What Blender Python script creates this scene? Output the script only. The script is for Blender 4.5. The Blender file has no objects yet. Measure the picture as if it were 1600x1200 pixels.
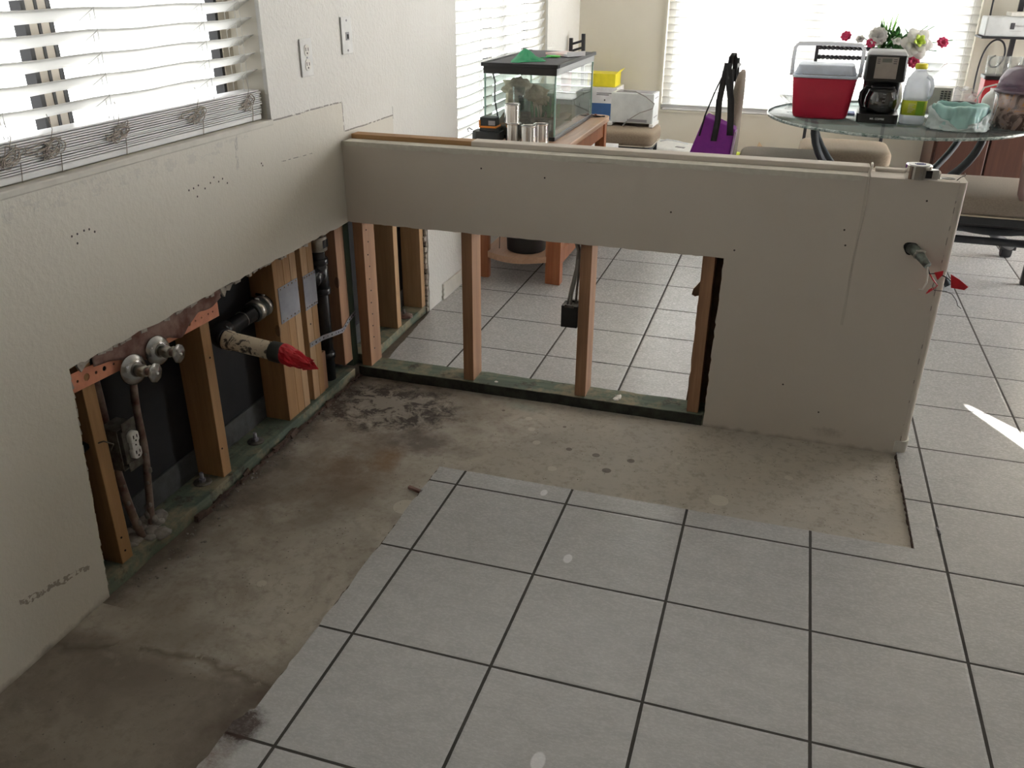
import bpy, bmesh, math, random
from mathutils import Vector, Matrix, noise as mnoise
from mathutils.geometry import tessellate_polygon
random.seed(7)
PI = math.pi
scene = bpy.context.scene
COL = scene.collection

# ------------------------------------------------------------------ camera
cam_data = bpy.data.cameras.new('camera')
cam = bpy.data.objects.new('camera', cam_data)
COL.objects.link(cam)
cam_data.sensor_width = 36.0
cam_data.lens = 36.0 * 1339.7 / 1600.0
cam_data.clip_start = 0.02
cam.matrix_world = Matrix((
    (0.9538205, -0.1362490, 0.2676988, 1.408),
    (0.3002865, 0.4106228, -0.8609396, -2.603),
    (0.0073789, 0.9015682, 0.4325741, 1.353),
    (0, 0, 0, 1)))
scene.camera = cam

# ------------------------------------------------------------------ world, sun, daylight
world = bpy.data.worlds.new('world')
scene.world = world
world.use_nodes = True
wn = world.node_tree.nodes
wn['Background'].inputs[0].default_value = (0.985, 0.99, 1.0, 1)
SKY_0, SKY_Y, SKY_X = 4.0, 13.0, 26.0
wt = world.node_tree
_tc = wn.new('ShaderNodeTexCoord'); _sp = wn.new('ShaderNodeSeparateXYZ'); wt.links.new(_tc.outputs['Generated'], _sp.inputs[0])
def _wm(op, a, b):
    n = wn.new('ShaderNodeMath'); n.operation = op
    for i, v in enumerate((a, b)):
        if isinstance(v, (int, float)): n.inputs[i].default_value = v
        else: wt.links.new(v, n.inputs[i])
    return n.outputs[0]
# hazy daylight: brightest towards the back of the house (+y) and the patio side (+x)
_sy = _wm('MULTIPLY', _wm('MAXIMUM', _sp.outputs[1], 0.0), SKY_Y)
_sx = _wm('MULTIPLY', _wm('MAXIMUM', _sp.outputs[0], 0.0), SKY_X)
wt.links.new(_wm('ADD', _wm('ADD', _sy, _sx), SKY_0), wn['Background'].inputs[1])

sd = bpy.data.lights.new('sun', 'SUN')
sd.energy = 150.0
sd.angle = math.radians(0.3)
sd.color = (1.0, 0.95, 0.88)
sun = bpy.data.objects.new('sun', sd)
COL.objects.link(sun)
sdir = Vector((-0.552 * math.cos(math.radians(31)), 0.834 * math.cos(math.radians(31)), -math.sin(math.radians(31))))
sun.rotation_euler = sdir.to_track_quat('-Z', 'Y').to_euler()
sun.location = (6, -6, 5)

def portal(name, loc, sx, sy, direction):
    d = bpy.data.lights.new(name, 'AREA')
    d.shape = 'RECTANGLE'; d.size = sx; d.size_y = sy
    d.cycles.is_portal = True
    o = bpy.data.objects.new(name, d); COL.objects.link(o)
    o.location = loc
    o.rotation_euler = Vector(direction).to_track_quat('-Z', 'Y').to_euler()
    return o
portal('daylight_kitchen_window', (-0.16, -1.35, 1.53), 1.14, 1.95, (1, 0, 0))
portal('daylight_dining_window', (-0.16, 1.82, 1.32), 1.6, 1.55, (1, 0, 0))
portal('daylight_back_window', (1.47, 3.50, 1.645), 1.86, 2.25, (0, -1, 0))
portal('daylight_patio_door', (4.14, 2.35, 1.02), 2.04, 1.5, (-1, 0, 0))

scene.view_settings.view_transform = 'Standard'
scene.view_settings.look = 'None'
scene.view_settings.gamma = 1.0
scene.view_settings.use_curve_mapping = False
scene.view_settings.exposure = -0.70

# ------------------------------------------------------------------ node expression helper
class X:
    """a float socket with operators"""
    def __init__(s, t, k): s.t = t; s.k = k
    def _m(s, op, o=None, o2=None, clamp=False):
        n = s.t.nodes.new('ShaderNodeMath'); n.operation = op; n.use_clamp = clamp
        for i, v in enumerate((s, o, o2)):
            if v is None: continue
            if isinstance(v, X): s.t.links.new(v.k, n.inputs[i])
            else: n.inputs[i].default_value = v
        return X(s.t, n.outputs[0])
    def __add__(s, o): return s._m('ADD', o)
    __radd__ = __add__
    def __sub__(s, o): return s._m('SUBTRACT', o)
    def __rsub__(s, o): return (s * -1.0) + o
    def __mul__(s, o): return s._m('MULTIPLY', o)
    __rmul__ = __mul__
    def __truediv__(s, o): return s._m('DIVIDE', o)
    def abs(s): return s._m('ABSOLUTE')
    def lt(s, o): return s._m('LESS_THAN', o)
    def gt(s, o): return s._m('GREATER_THAN', o)
    def frac(s): return s._m('FRACT')
    def max(s, o): return s._m('MAXIMUM', o)
    def min(s, o): return s._m('MINIMUM', o)
    def pow(s, o): return s._m('POWER', o)
    def exp(s): return s._m('EXPONENT')
    def clamp(s): return s._m('ADD', 0.0, clamp=True)
    def ramp(s, a, b):
        n = s.t.nodes.new('ShaderNodeMapRange'); n.clamp = True
        s.t.links.new(s.k, n.inputs[0]); n.inputs[1].default_value = a; n.inputs[2].default_value = b
        return X(s.t, n.outputs[0])

class MT:
    def __init__(s, name):
        s.m = bpy.data.materials.new(name); s.m.use_nodes = True
        s.t = s.m.node_tree; s.n = s.t.nodes; s.l = s.t.links
        s.b = s.n['Principled BSDF']
        tc = s.n.new('ShaderNodeTexCoord'); s.co = tc.outputs['Object']
        sp = s.n.new('ShaderNodeSeparateXYZ'); s.l.new(s.co, sp.inputs[0])
        s.x, s.y, s.z = [X(s.t, o) for o in sp.outputs]
    def noise(s, scale, detail=3, rough=0.5, stretch=None, dist=0.0, off=0.0):
        n = s.n.new('ShaderNodeTexNoise'); n.inputs['Scale'].default_value = scale
        n.inputs['Detail'].default_value = detail; n.inputs['Roughness'].default_value = rough
        n.inputs['Distortion'].default_value = dist
        mp = s.n.new('ShaderNodeMapping'); s.l.new(s.co, mp.inputs[0])
        if stretch: mp.inputs['Scale'].default_value = stretch
        mp.inputs['Location'].default_value = (off, off * .7, off * 1.3)
        s.l.new(mp.outputs[0], n.inputs['Vector'])
        return X(s.t, n.outputs[0])
    def voronoi(s, scale, stretch=None):
        n = s.n.new('ShaderNodeTexVoronoi'); n.inputs['Scale'].default_value = scale
        mp = s.n.new('ShaderNodeMapping'); s.l.new(s.co, mp.inputs[0])
        if stretch: mp.inputs['Scale'].default_value = stretch
        s.l.new(mp.outputs[0], n.inputs['Vector'])
        return X(s.t, n.outputs['Distance']), n.outputs['Color']
    def rgb(s, c):
        n = s.n.new('ShaderNodeRGB'); n.outputs[0].default_value = (*c, 1); return n.outputs[0]
    def mix(s, f, a, b):
        n = s.n.new('ShaderNodeMix'); n.data_type = 'RGBA'; n.clamp_factor = True
        if isinstance(f, X): s.l.new(f.k, n.inputs[0])
        else: n.inputs[0].default_value = f
        for i, v in ((6, a), (7, b)):
            if isinstance(v, tuple): n.inputs[i].default_value = (*v, 1)
            else: s.l.new(v, n.inputs[i])
        return n.outputs[2]
    def color(s, c):
        if isinstance(c, tuple): s.b.inputs['Base Color'].default_value = (*c, 1)
        else: s.l.new(c, s.b.inputs['Base Color'])
    def set(s, k, v):
        if isinstance(v, X): s.l.new(v.k, s.b.inputs[k])
        else: s.b.inputs[k].default_value = v
    def bump(s, h, strength=0.3, dist=0.002):
        n = s.n.new('ShaderNodeBump'); s.l.new(h.k, n.inputs['Height'])
        if isinstance(strength, X): s.l.new(strength.k, n.inputs['Strength'])
        else: n.inputs['Strength'].default_value = strength
        n.inputs['Distance'].default_value = dist
        s.l.new(n.outputs[0], s.b.inputs['Normal'])
    def blob(s, cx, cy, rx, ry, ax='xy'):
        a = getattr(s, ax[0]); b = getattr(s, ax[1])
        u = (a - cx) / rx; v = (b - cy) / ry
        return ((u * u + v * v) * -1.0).exp()

def simple(name, c, rough=0.5, metal=0.0, c2=None, scale=20, bump=0.0, bscale=None, spec=None, coat=0, stretch=None, alpha=None):
    k = MT(name)
    f = k.noise(scale, 4, 0.6, stretch)
    c2 = c2 or tuple(v * 0.88 for v in c)
    k.color(k.mix(f.ramp(0.35, 0.65), c2, c))
    k.set('Roughness', rough); k.set('Metallic', metal)
    if spec is not None: k.set('Specular IOR Level', spec)
    if coat: k.set('Coat Weight', coat)
    if bump: k.bump(k.noise(bscale or scale * 4, 3), bump, 0.001)
    return k.m

def wood(name, c, c2, axis='z', rough=0.6, knots=True, scale=26):
    k = MT(name)
    st = {'z': (1, 1, .07), 'y': (1, .07, 1), 'x': (.07, 1, 1)}[axis]
    g = k.noise(scale, 5, 0.6, st, 0.6)
    g2 = k.noise(scale * 5, 3, 0.5, st)
    col = k.mix(g.ramp(0.35, 0.68), c2, c)
    col = k.mix(g2.ramp(0.3, 0.7) * 0.25, col, tuple(v * 0.6 for v in c2))
    if knots:
        d, _ = k.voronoi(7, st if axis != 'z' else (1, 1, .5))
        col = k.mix(d.lt(0.07) * 0.7, col, tuple(v * 0.3 for v in c2))
    k.color(col); k.set('Roughness', rough); k.bump(g2, 0.15, 0.001)
    return k.m

def glassy(name, tint=(1, 1, 1), gloss=0.1, rough=0.02, body=0.0, bcol=(1, 1, 1)):
    """thin clear sheet: mostly transparent with a clear-coat reflection"""
    m = bpy.data.materials.new(name); m.use_nodes = True
    t = m.node_tree; n = t.nodes; n.remove(n['Principled BSDF'])
    out = n['Material Output']
    tr = n.new('ShaderNodeBsdfTransparent'); tr.inputs[0].default_value = (*tint, 1)
    gl = n.new('ShaderNodeBsdfGlossy'); gl.inputs['Roughness'].default_value = rough
    fr = n.new('ShaderNodeLayerWeight'); fr.inputs[0].default_value = 0.5
    pw_ = n.new('ShaderNodeMath'); pw_.operation = 'POWER'; t.links.new(fr.outputs['Facing'], pw_.inputs[0]); pw_.inputs[1].default_value = 4.0
    ad = n.new('ShaderNodeMath'); ad.operation = 'MULTIPLY_ADD'; t.links.new(pw_.outputs[0], ad.inputs[0])
    ad.inputs[1].default_value = 0.6; ad.inputs[2].default_value = 0.03 + gloss * 0.12
    mx = n.new('ShaderNodeMixShader')
    t.links.new(ad.outputs[0], mx.inputs[0]); t.links.new(tr.outputs[0], mx.inputs[1]); t.links.new(gl.outputs[0], mx.inputs[2])
    last = mx
    if body:
        df = n.new('ShaderNodeBsdfDiffuse'); df.inputs[0].default_value = (*bcol, 1)
        tl = n.new('ShaderNodeBsdfTranslucent'); tl.inputs[0].default_value = (*bcol, 1)
        m1 = n.new('ShaderNodeMixShader'); m1.inputs[0].default_value = 0.5
        t.links.new(df.outputs[0], m1.inputs[1]); t.links.new(tl.outputs[0], m1.inputs[2])
        no = n.new('ShaderNodeTexNoise'); no.inputs['Scale'].default_value = 18
        tc = n.new('ShaderNodeTexCoord'); t.links.new(tc.outputs['Object'], no.inputs['Vector'])
        mm = n.new('ShaderNodeMath'); mm.operation = 'MULTIPLY_ADD'; t.links.new(no.outputs[0], mm.inputs[0])
        mm.inputs[1].default_value = 0.3; mm.inputs[2].default_value = body - 0.15; mm.use_clamp = True
        m2 = n.new('ShaderNodeMixShader'); t.links.new(mm.outputs[0], m2.inputs[0])
        t.links.new(mx.outputs[0], m2.inputs[1]); t.links.new(m1.outputs[0], m2.inputs[2])
        last = m2
    t.links.new(last.outputs[0], out.inputs[0])
    return m

def translucent(name, c, f=0.4, rough=0.5):
    k = MT(name)
    k.color(k.mix(k.noise(9, 2).ramp(.3, .7), tuple(v * .97 for v in c), c)); k.set('Roughness', rough)
    tl = k.n.new('ShaderNodeBsdfTranslucent'); tl.inputs[0].default_value = (*c, 1)
    mx = k.n.new('ShaderNodeMixShader'); mx.inputs[0].default_value = f
    k.l.new(k.b.outputs[0], mx.inputs[1]); k.l.new(tl.outputs[0], mx.inputs[2])
    k.l.new(mx.outputs[0], k.n['Material Output'].inputs[0])
    return k.m

# ------------------------------------------------------------------ materials
def mat_wall_left():
    k = MT('painted_wall_textured')
    # the patched, smoother skim below the counter-top line
    low = ((k.z - 0.968).lt(0) * (k.y - 0.025).lt(0)).max((k.z - 0.875).lt(0) * (k.y - 0.41).lt(0))
    n1 = k.noise(130, 2, 0.5); n2 = k.noise(55, 3, 0.5)
    h = n1.ramp(.35, .65) * 0.5 + n2.ramp(.45, .6) * 0.7
    base = k.mix(low, (.77, .755, .715), (.71, .675, .60))
    blot = k.noise(3.5, 4, 0.6)
    base = k.mix(blot.ramp(.45, .75) * 0.12, base, (.52, .48, .40))
    # pencil and caulk lines left by the old worktop
    wob = (k.noise(14, 3) - 0.5) * 0.008
    def line(a, v, w): return ((getattr(k, a) + wob) - v).abs().lt(w)
    broke = k.noise(45, 3, .7).gt(0.43)
    l1 = line('z', 0.968, .0022) * (k.y.gt(-0.42) * k.y.lt(0.026))
    l2 = line('y', 0.026, .0024) * (k.z.gt(0.872) * k.z.lt(0.970))
    l3 = line('z', 0.873, .0022) * (k.y.gt(0.03) * k.y.lt(0.41))
    l5 = line('y', 0.41, .0016) * (k.z.gt(0.86) * k.z.lt(0.905))
    l4 = (((k.z - 0.845) - (k.y + 0.3) * -0.04 + wob * .5).abs().lt(.0011)) * (k.y.gt(-0.37) * k.y.lt(-0.13)) * k.noise(60, 2).gt(.47)
    lines = (l1.max(l2).max(l3)) * broke
    base = k.mix(lines * .8, base, (.16, .14, .12))
    base = k.mix(l4.max(l5) * .75, base, (.12, .11, .10))
    # grey scuffs under the window
    sc = ((k.y + 0.585 + (k.z - .91) * -.08).abs().lt(.006)) * k.z.gt(.865) * k.z.lt(.955) * k.noise(160, 2, .5, (1, 3, .3)).gt(.55)
    base = k.mix(sc * .7, base, (.18, .17, .18))
    sill = ((k.z - 0.93 + (k.noise(8, 2) - .5) * .05).abs().lt(.016)) * k.noise(50, 4, .7, (1, .5, 1)).gt(.54) * k.y.lt(-.5)
    base = k.mix(sill * .16, base, (.30, .31, .32))
    # scrape near the floor
    s2 = ((k.z - 0.125 + (k.y + 1.45) * .2 + (k.noise(25, 3) - .5) * .05).abs().lt(.008)) * k.y.gt(-1.55) * k.y.lt(-1.36) * k.noise(90, 3).gt(.48)
    base = k.mix(s2 * .7, base, (.22, .17, .12))
    dirt = (k.z * -1 + 0.006 + (k.noise(20, 4) - .5) * .05).ramp(0, .02)
    base = k.mix(dirt * .7 * k.y.lt(0), base, (.16, .12, .08))
    # screw holes
    for (yy, zz) in ((-.804, .857), (-.785, .858), (-.765, .861), (-.775, .835), (-.715, .857), (-.698, .868), (-.68, .853), (-.662, .857), (-.644, .842), (-.74, .848), (-1.201, .846), (-1.185, .847), (-1.165, .849), (-1.15, .848), (-1.136, .839), (-1.19, .828), (-.475, .862), (-.47, .855)):
        d = ((k.y - yy) * (k.y - yy) + (k.z - zz) * (k.z - zz))
        base = k.mix(d.lt(.0026 ** 2), base, (.05, .035, .03))
    k.color(base); k.set('Roughness', 0.42)
    k.bump(h, 0.38 - low * 0.24, 0.003)
    return k.m

def mat_plaster():
    k = MT('painted_drywall')
    n2 = k.noise(60, 3, 0.5); blot = k.noise(3, 4, 0.6)
    base = k.mix(blot.ramp(.45, .8) * 0.15, (.66, .60, .53), (.55, .48, .40))
    # taped joint ridge and small nail spots
    c = (k.x - 1.640 - (k.z - .84) * .0 - (k.noise(6, 2) - .5) * .01)
    seam = c.abs().lt(.004) * k.z.gt(.40)
    base = k.mix(seam * .35, base, (.45, .41, .35))
    for (xx, zz) in ((.49, .79), (.70, .775), (1.30, .60), (1.10, .70), (1.60, .69), (1.61, .645), (1.80, .79), (1.50, .18), (1.62, .10)):
        d = ((k.x - xx) * (k.x - xx) + (k.z - zz) * (k.z - zz))
        base = k.mix(d.lt(.0028 ** 2), base, (.06, .045, .035))
    dash = ((k.x - 1.873).abs().lt(.0012)) * k.noise(30, 1, .5, (1, 1, 1), 0, 3).gt(.55) * k.y.lt(.02)
    base = k.mix(dash * .8, base, (.2, .17, .14))
    dirt = (k.z * -1 + 0.004 + (k.noise(20, 4) - .5) * .05).ramp(0, .03) * k.y.lt(.02) + (k.blob(1.66, .035, .10, .035, 'xz') * k.noise(40, 5, .7)).ramp(.35, .6) * k.y.lt(.02) * .4
    base = k.mix(dirt * .8, base, (.14, .10, .07))
    k.color(base); k.set('Roughness', 0.6)
    k.bump(n2 + seam * 1.5, 0.12, 0.002)
    return k.m

def mat_tile():
    k = MT('white_ceramic_tile')
    T = 0.33
    fx = ((k.x - 0.6204) / T + 50.0).frac(); fy = ((k.y + 0.9405) / T + 50.0).frac()
    dx = fx.min(1.0 - fx) * T; dy = fy.min(1.0 - fy) * T
    wob = (k.noise(30, 2) - .5) * .0012
    gx = (dx + wob).lt(0.0036); gy = (dy + wob).lt(0.0032)
    g = gx.max(gy)
    n = k.noise(14, 6, 0.65, (1, 1.8, 1), .4)
    n2 = k.noise(60, 5, 0.7, (1.5, 3, 1), .5)
    col = k.mix(n.ramp(.35, .7), (.455, .455, .455), (.525, .525, .525))
    col = k.mix(n2.ramp(.58, .74) * .16, col, (.42, .42, .41))
    vs, _ = k.voronoi(42)
    sp = vs.lt(.035) * k.noise(5, 2).gt(.64)
    col = k.mix(sp * .7, col, (.25, .23, .21))
    col = k.mix(g, col, (.06, .055, .05))
    dz = (k.blob(.53, -1.575, .042, .05) * 1.7 * k.noise(28, 5, .7).ramp(.2, .7)).ramp(.15, .7)
    col = k.mix(dz * .93, col, (.045, .022, .016))
    dz2 = (k.blob(.525, -1.66, .05, .07) * 1.5 * k.noise(45, 5, .7)).ramp(.35, .9)
    col = k.mix(dz2 * .7, col, (.20, .14, .11))
    for (xx, yy, r) in ((.876, -.573, .016), (1.017, -.852, .018), (1.116, -1.478, .022)):  # small spots of light painted into the tile colour
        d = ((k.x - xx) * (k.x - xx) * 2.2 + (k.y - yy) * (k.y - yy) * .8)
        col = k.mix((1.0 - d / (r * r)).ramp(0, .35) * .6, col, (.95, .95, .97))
    k.color(col)
    k.set('Roughness', g.max(n2.ramp(.3, .8) * .16 + .20))
    edge = dx.min(dy).ramp(0.003, 0.009)
    k.bump(edge * 1.2 + k.noise(34, 5, .65, (1, 2.6, 1), .9) * .8, 0.3, 0.0025)
    return k.m

def mat_slab():
    k = MT('bare_concrete_slab')
    a = k.noise(2.2, 5, .6); b = k.noise(9, 6, .65); c = k.noise(40, 5, .7)
    col = k.mix(a.ramp(.35, .7), (.41, .38, .33), (.50, .455, .38))
    col = k.mix(b.ramp(.5, .75) * .5, col, (.47, .44, .39))
    col = k.mix(c.ramp(.50, .68) * .45, col, (.20, .16, .12))
    mt_ = k.noise(5.5, 6, .7, None, .4, 31)
    col = k.mix(mt_.ramp(.50, .66) * .45 * (k.x * -1 + 1.25).ramp(.1, .9), col, (.17, .13, .095))
    w = b * .9 + .1
    # rust and glue stains along the old cabinet run
    st = (k.blob(.28, -.66, .19, .26) * (b * 1.6 + .1)).ramp(.30, .95)
    col = k.mix(st * .85, col, (.17, .105, .055))
    st = (k.blob(.10, -.82, .12, .30) * (b * 1.6 + .1)).ramp(.30, .95)
    col = k.mix(st * .7, col, (.14, .105, .075))
    st = (k.blob(.36, -.52, .07, .12) * (b * 1.7 + .1)).ramp(.4, .9)
    col = k.mix(st * .8, col, (.22, .12, .045))
    lz = k.noise(3.2, 4, .6, None, .5, 11).ramp(.42, .62) * (k.x * -1 + 1.0).ramp(.1, .7)
    col = k.mix(lz * .6, col, (.21, .175, .135))
    # black rot in the corner
    e = k.noise(17, 8, .78, None, .35)
    cor = k.blob(.20, -.20, .40, .27)
    col = k.mix((cor * 1.6).ramp(.2, 1.0) * .55 * b.ramp(.3, .6), col, (.15, .11, .085))
    col = k.mix((cor * 2.0 * e).ramp(.62, .86) * .93, col, (.030, .019, .015))
    col = k.mix((cor * 1.8 * k.noise(19, 5, .7, None, .6, 9)).ramp(.72, .85) * .5, col, (.50, .45, .38))
    col = k.mix((k.blob(.42, -.40, .24, .14) * 1.5 * b).ramp(.42, .85) * .75, col, (.10, .075, .06))
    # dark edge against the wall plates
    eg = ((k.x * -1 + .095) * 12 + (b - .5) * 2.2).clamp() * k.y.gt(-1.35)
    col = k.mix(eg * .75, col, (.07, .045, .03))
    # darker glue zone in the foreground, ending in a ragged line
    fz = ((k.y * -1 - 1.42 - (k.x * .0) + (a - .5) * .25) * 22).clamp()
    col = k.mix(fz * .62, col, (.14, .112, .085))
    fl = ((k.y + 1.47 + (a - .5) * .25).abs() * -60 + 1.0).clamp() * b.gt(.42)
    col = k.mix(fl * .65, col, (.10, .07, .045))
    eg2 = ((k.x - .42) * 9 + (b - .5) * 3).clamp() * (k.y * -1 - 1.30).ramp(0, .2) * k.x.lt(.6)
    col = k.mix(eg2 * .75, col, (.085, .055, .035))
    pale_mottle = k.noise(11, 5, .7, None, .3, 23).ramp(.60, .70)  # random pale mottling
    col = k.mix(pale_mottle * .22, col, (.50, .46, .38))
    # pale plaster drops, and a row of light dots painted in
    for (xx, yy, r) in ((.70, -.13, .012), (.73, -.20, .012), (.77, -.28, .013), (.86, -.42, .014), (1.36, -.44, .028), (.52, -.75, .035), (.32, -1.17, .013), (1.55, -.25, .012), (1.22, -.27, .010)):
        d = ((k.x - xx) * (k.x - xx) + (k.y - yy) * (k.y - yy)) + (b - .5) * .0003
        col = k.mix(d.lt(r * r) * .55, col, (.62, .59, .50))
    for (xx, yy, r) in ((.60, -.10, .006), (.83, -.15, .006), (.88, -.29, .010), (.97, -.30, .012), (1.08, -.30, .012), (1.02, -.38, .014)):
        d = ((k.x - xx) * (k.x - xx) + (k.y - yy) * (k.y - yy)) + (c - .5) * .0001
        col = k.mix(d.lt(r * r) * .7, col, (.09, .07, .06))
    vs, _ = k.voronoi(55)
    sp = vs.lt(.10) * k.noise(7, 3, .6).gt(.56)
    col = k.mix(sp * .8, col, (.08, .06, .045))
    gr = (k.blob(.66, -.05, .09, .04) * 1.3 * w)
    col = k.mix(gr.ramp(.3, .9) * .5, col, (.25, .33, .28))
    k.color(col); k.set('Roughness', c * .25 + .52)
    crack = (k.x - .0 + (k.y + 1.75) * -1.0)
    k.bump(b * .6 + c * .5 + e * .3, 0.45, 0.004)
    return k.m

M = {}
M['wall_left'] = mat_wall_left()
M['plaster'] = mat_plaster()
M['tile'] = mat_tile()
M['slab'] = mat_slab()
M['wall_far'] = simple('cream_painted_wall', (.74, .70, .60), .55, c2=(.71, .67, .57), scale=3, bump=.15, bscale=90)
M['wall_dim'] = simple('brown_kitchen_side', (.34, .29, .23), .6)
M['ceiling'] = simple('white_ceiling', (.8, .79, .76), .8)
M['gyp'] = simple('torn_gypsum_edge', (.50, .46, .40), .9, c2=(.33, .29, .26), scale=60, bump=.5)
M['compound'] = simple('dried_joint_compound', (.72, .69, .61), .8, c2=(.64, .61, .53), scale=45, bump=.6, bscale=120)
M['sheath'] = simple('black_sheathing_paper', (.014, .015, .017), .55, spec=.2, c2=(.022, .022, .024), scale=7, bump=.3, bscale=12)
M['lap'] = simple('grey_foundation_strip', (.065, .07, .07), .8, c2=(.04, .04, .04), scale=30)
M['stud'] = wood('stud_pine', (.42, .235, .13), (.28, .145, .08), 'z')
M['stud2'] = wood('stud_fir_orange', (.46, .27, .12), (.34, .18, .075), 'z')
M['stud3'] = wood('stud_pale_pine', (.52, .34, .19), (.40, .24, .12), 'z')
M['ply'] = wood('plywood_brown', (.50, .30, .13), (.38, .21, .09), 'x', knots=False)
def mat_treated(ax):
    k = MT('green_treated_plate')
    st = {'y': (1, .1, 1), 'x': (.1, 1, 1), 'z': (1, 1, .1)}[ax]
    g = k.noise(30, 5, .6, st, .5); a = k.noise(9, 5, .7)
    col = k.mix(g.ramp(.35, .65), (.075, .105, .08), (.15, .18, .13))
    col = k.mix(a.ramp(.48, .62) * .75, col, (.30, .25, .16))
    col = k.mix(k.noise(16, 5, .7, None, 0, 5).ramp(.56, .68) * .8, col, (.04, .028, .02))
    k.color(col); k.set('Roughness', .8); k.bump(a + g * .5, .5, .003)
    return k.m
M['treatY'] = mat_treated('y'); M['treatX'] = mat_treated('x')
M['green'] = simple('green_treated_board', (.10, .15, .11), .8, c2=(.06, .09, .065), scale=16, stretch=(1, 1, .15))
M['brown_paper'] = simple('brown_board_paper', (.20, .12, .07), .8, c2=(.12, .07, .04), scale=20)
M['dark_front'] = simple('near_black_wood', (.018, .018, .016), .9, c2=(.05, .055, .045), scale=24, bump=.5)
M['rot'] = simple('rotten_wood_dark', (.055, .03, .022), .9, c2=(.12, .08, .06), scale=40, bump=.8)
M['copper'] = simple('copper_sheet', (.78, .33, .20), .45, .25, c2=(.60, .24, .15), scale=18)
M['copper_old'] = simple('oxidised_copper_pipe', (.13, .06, .045), .5, .35, c2=(.30, .24, .20), scale=22)
M['chrome'] = simple('chrome', (.46, .46, .46), .24, 1.0, c2=(.30, .29, .28), scale=22)
M['dull_chrome'] = simple('tarnished_chrome', (.55, .54, .50), .3, .9, c2=(.30, .27, .23), scale=28)
M['polished'] = simple('polished_chrome_plastic', (.80, .80, .80), .12, 1.0, c2=(.7, .7, .7), scale=8)
M['greenish'] = simple('corroded_green_grey_metal', (.20, .23, .20), .45, .5, c2=(.09, .10, .09), scale=60, bump=.5)
M['galv'] = simple('galvanised_steel', (.33, .33, .36), .5, .55, c2=(.25, .25, .28), scale=14)
M['abs'] = simple('black_abs_pipe', (.014, .014, .016), .24, c2=(.03, .03, .033), scale=14)
M['rubber'] = simple('dark_rubber', (.03, .035, .032), .6)
def mat_stub():
    k = MT('primer_smeared_pipe'); n = k.noise(38, 6, .7, None, .8)
    k.color(k.mix(n.ramp(.52, .58), (.60, .51, .38), (.05, .04, .035))); k.set('Roughness', .6); k.bump(n, .3, .002); return k.m
M['stub'] = mat_stub()
M['red_tape'] = simple('red_tape', (.68, .015, .03), .4, c2=(.48, .01, .02), scale=30)
M['white_plastic'] = simple('white_plastic', (.82, .82, .80), .35)
M['ivory'] = simple('ivory_plastic', (.80, .78, .72), .4)
M['black_plastic'] = simple('black_plastic', (.012, .012, .013), .3)
M['black_matte'] = simple('black_matte_plastic', (.02, .02, .022), .6)
M['dark_hole'] = simple('dark_slot', (.008, .008, .008), .8)
M['cement'] = simple('cement_drips', (.30, .28, .25), .9, c2=(.18, .16, .14), scale=40, bump=.6)
M['grey_cable'] = simple('grey_sheathed_cable', (.32, .31, .29), .5)
M['box_metal'] = simple('dirty_steel_box', (.20, .19, .17), .5, .6, c2=(.08, .07, .06), scale=35)
M['window_frame'] = simple('tan_vinyl_frame', (.56, .50, .41), .45)
M['gasket'] = simple('black_window_gasket', (.03, .03, .03), .5)
M['slat'] = translucent('white_blind_slat', (.92, .92, .90), .60)
M['slat_stack'] = simple('white_blind_stack', (.88, .88, .88), .45, scale=6)
M['cord'] = simple('beige_blind_cord', (.50, .44, .38), .8)
M['cord_white'] = simple('white_ladder_cord', (.75, .75, .72), .8)
M['glass'] = glassy('window_glass', (1, 1, 1), .05)
M['trim'] = simple('white_baseboard_paint', (.72, .69, .62), .5)
M['paper'] = simple('torn_kraft_paper', (.14, .055, .04), .8, c2=(.30, .20, .17), scale=18, bump=.6)
# dining side
M['tabletop_wood'] = wood('oak_tabletop', (.62, .40, .27), (.50, .30, .19), 'y', .35, False)
M['leg_wood'] = wood('cherry_leg', (.45, .17, .07), (.32, .10, .04), 'z', .4, False)
M['cab_wood'] = wood('mahogany_panel', (.085, .034, .021), (.055, .021, .014), 'z', .4, False)
M['aq_glass'] = glassy('aquarium_glass', (.95, .985, .97), .35, .02, 0.0, (.8, .86, .84))
M['aq_edge'] = simple('green_glass_edge', (.35, .55, .48), .2)
M['mesh'] = simple('dark_mesh_lid', (.06, .06, .065), .7, c2=(.10, .10, .11), scale=200)
M['gravel'] = simple('grey_brown_gravel', (.22, .17, .14), .9, c2=(.12, .10, .09), scale=70, bump=.8)
M['rock'] = simple('sandy_rock', (.58, .50, .38), .9, c2=(.34, .28, .20), scale=18, bump=.8, bscale=50)
M['algae'] = simple('green_plastic_plant', (.10, .24, .12), .7)
M['net'] = translucent('green_mesh_net', (.02, .34, .14), .2)
M['water'] = glassy('murky_water', (.62, .72, .68), .1, .02, .40, (.40, .46, .43))
M['can'] = simple('shiny_tin', (.80, .79, .77), .2, 1.0, scale=8)
M['orange'] = simple('orange_plastic', (.85, .28, .03), .4)
M['charger'] = simple('charcoal_plastic', (.03, .035, .04), .5, scale=10)
M['cushion'] = simple('taupe_woven_fabric', (.30, .235, .17), .95, c2=(.25, .19, .135), scale=130, bump=.4, bscale=260)
M['cushion2'] = simple('grey_taupe_fabric', (.30, .25, .21), .95, c2=(.25, .21, .175), scale=150, bump=.4, bscale=260)
M['iron'] = simple('dark_iron', (.035, .035, .04), .45, .4)
M['iron_gray'] = simple('graphite_painted_steel', (.045, .05, .058), .65, .1)
def mat_tglass():
    return glassy('smoked_table_glass', (.60, .68, .67), .6, .05, .24, (.26, .29, .30))
M['tglass'] = mat_tglass()
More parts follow.
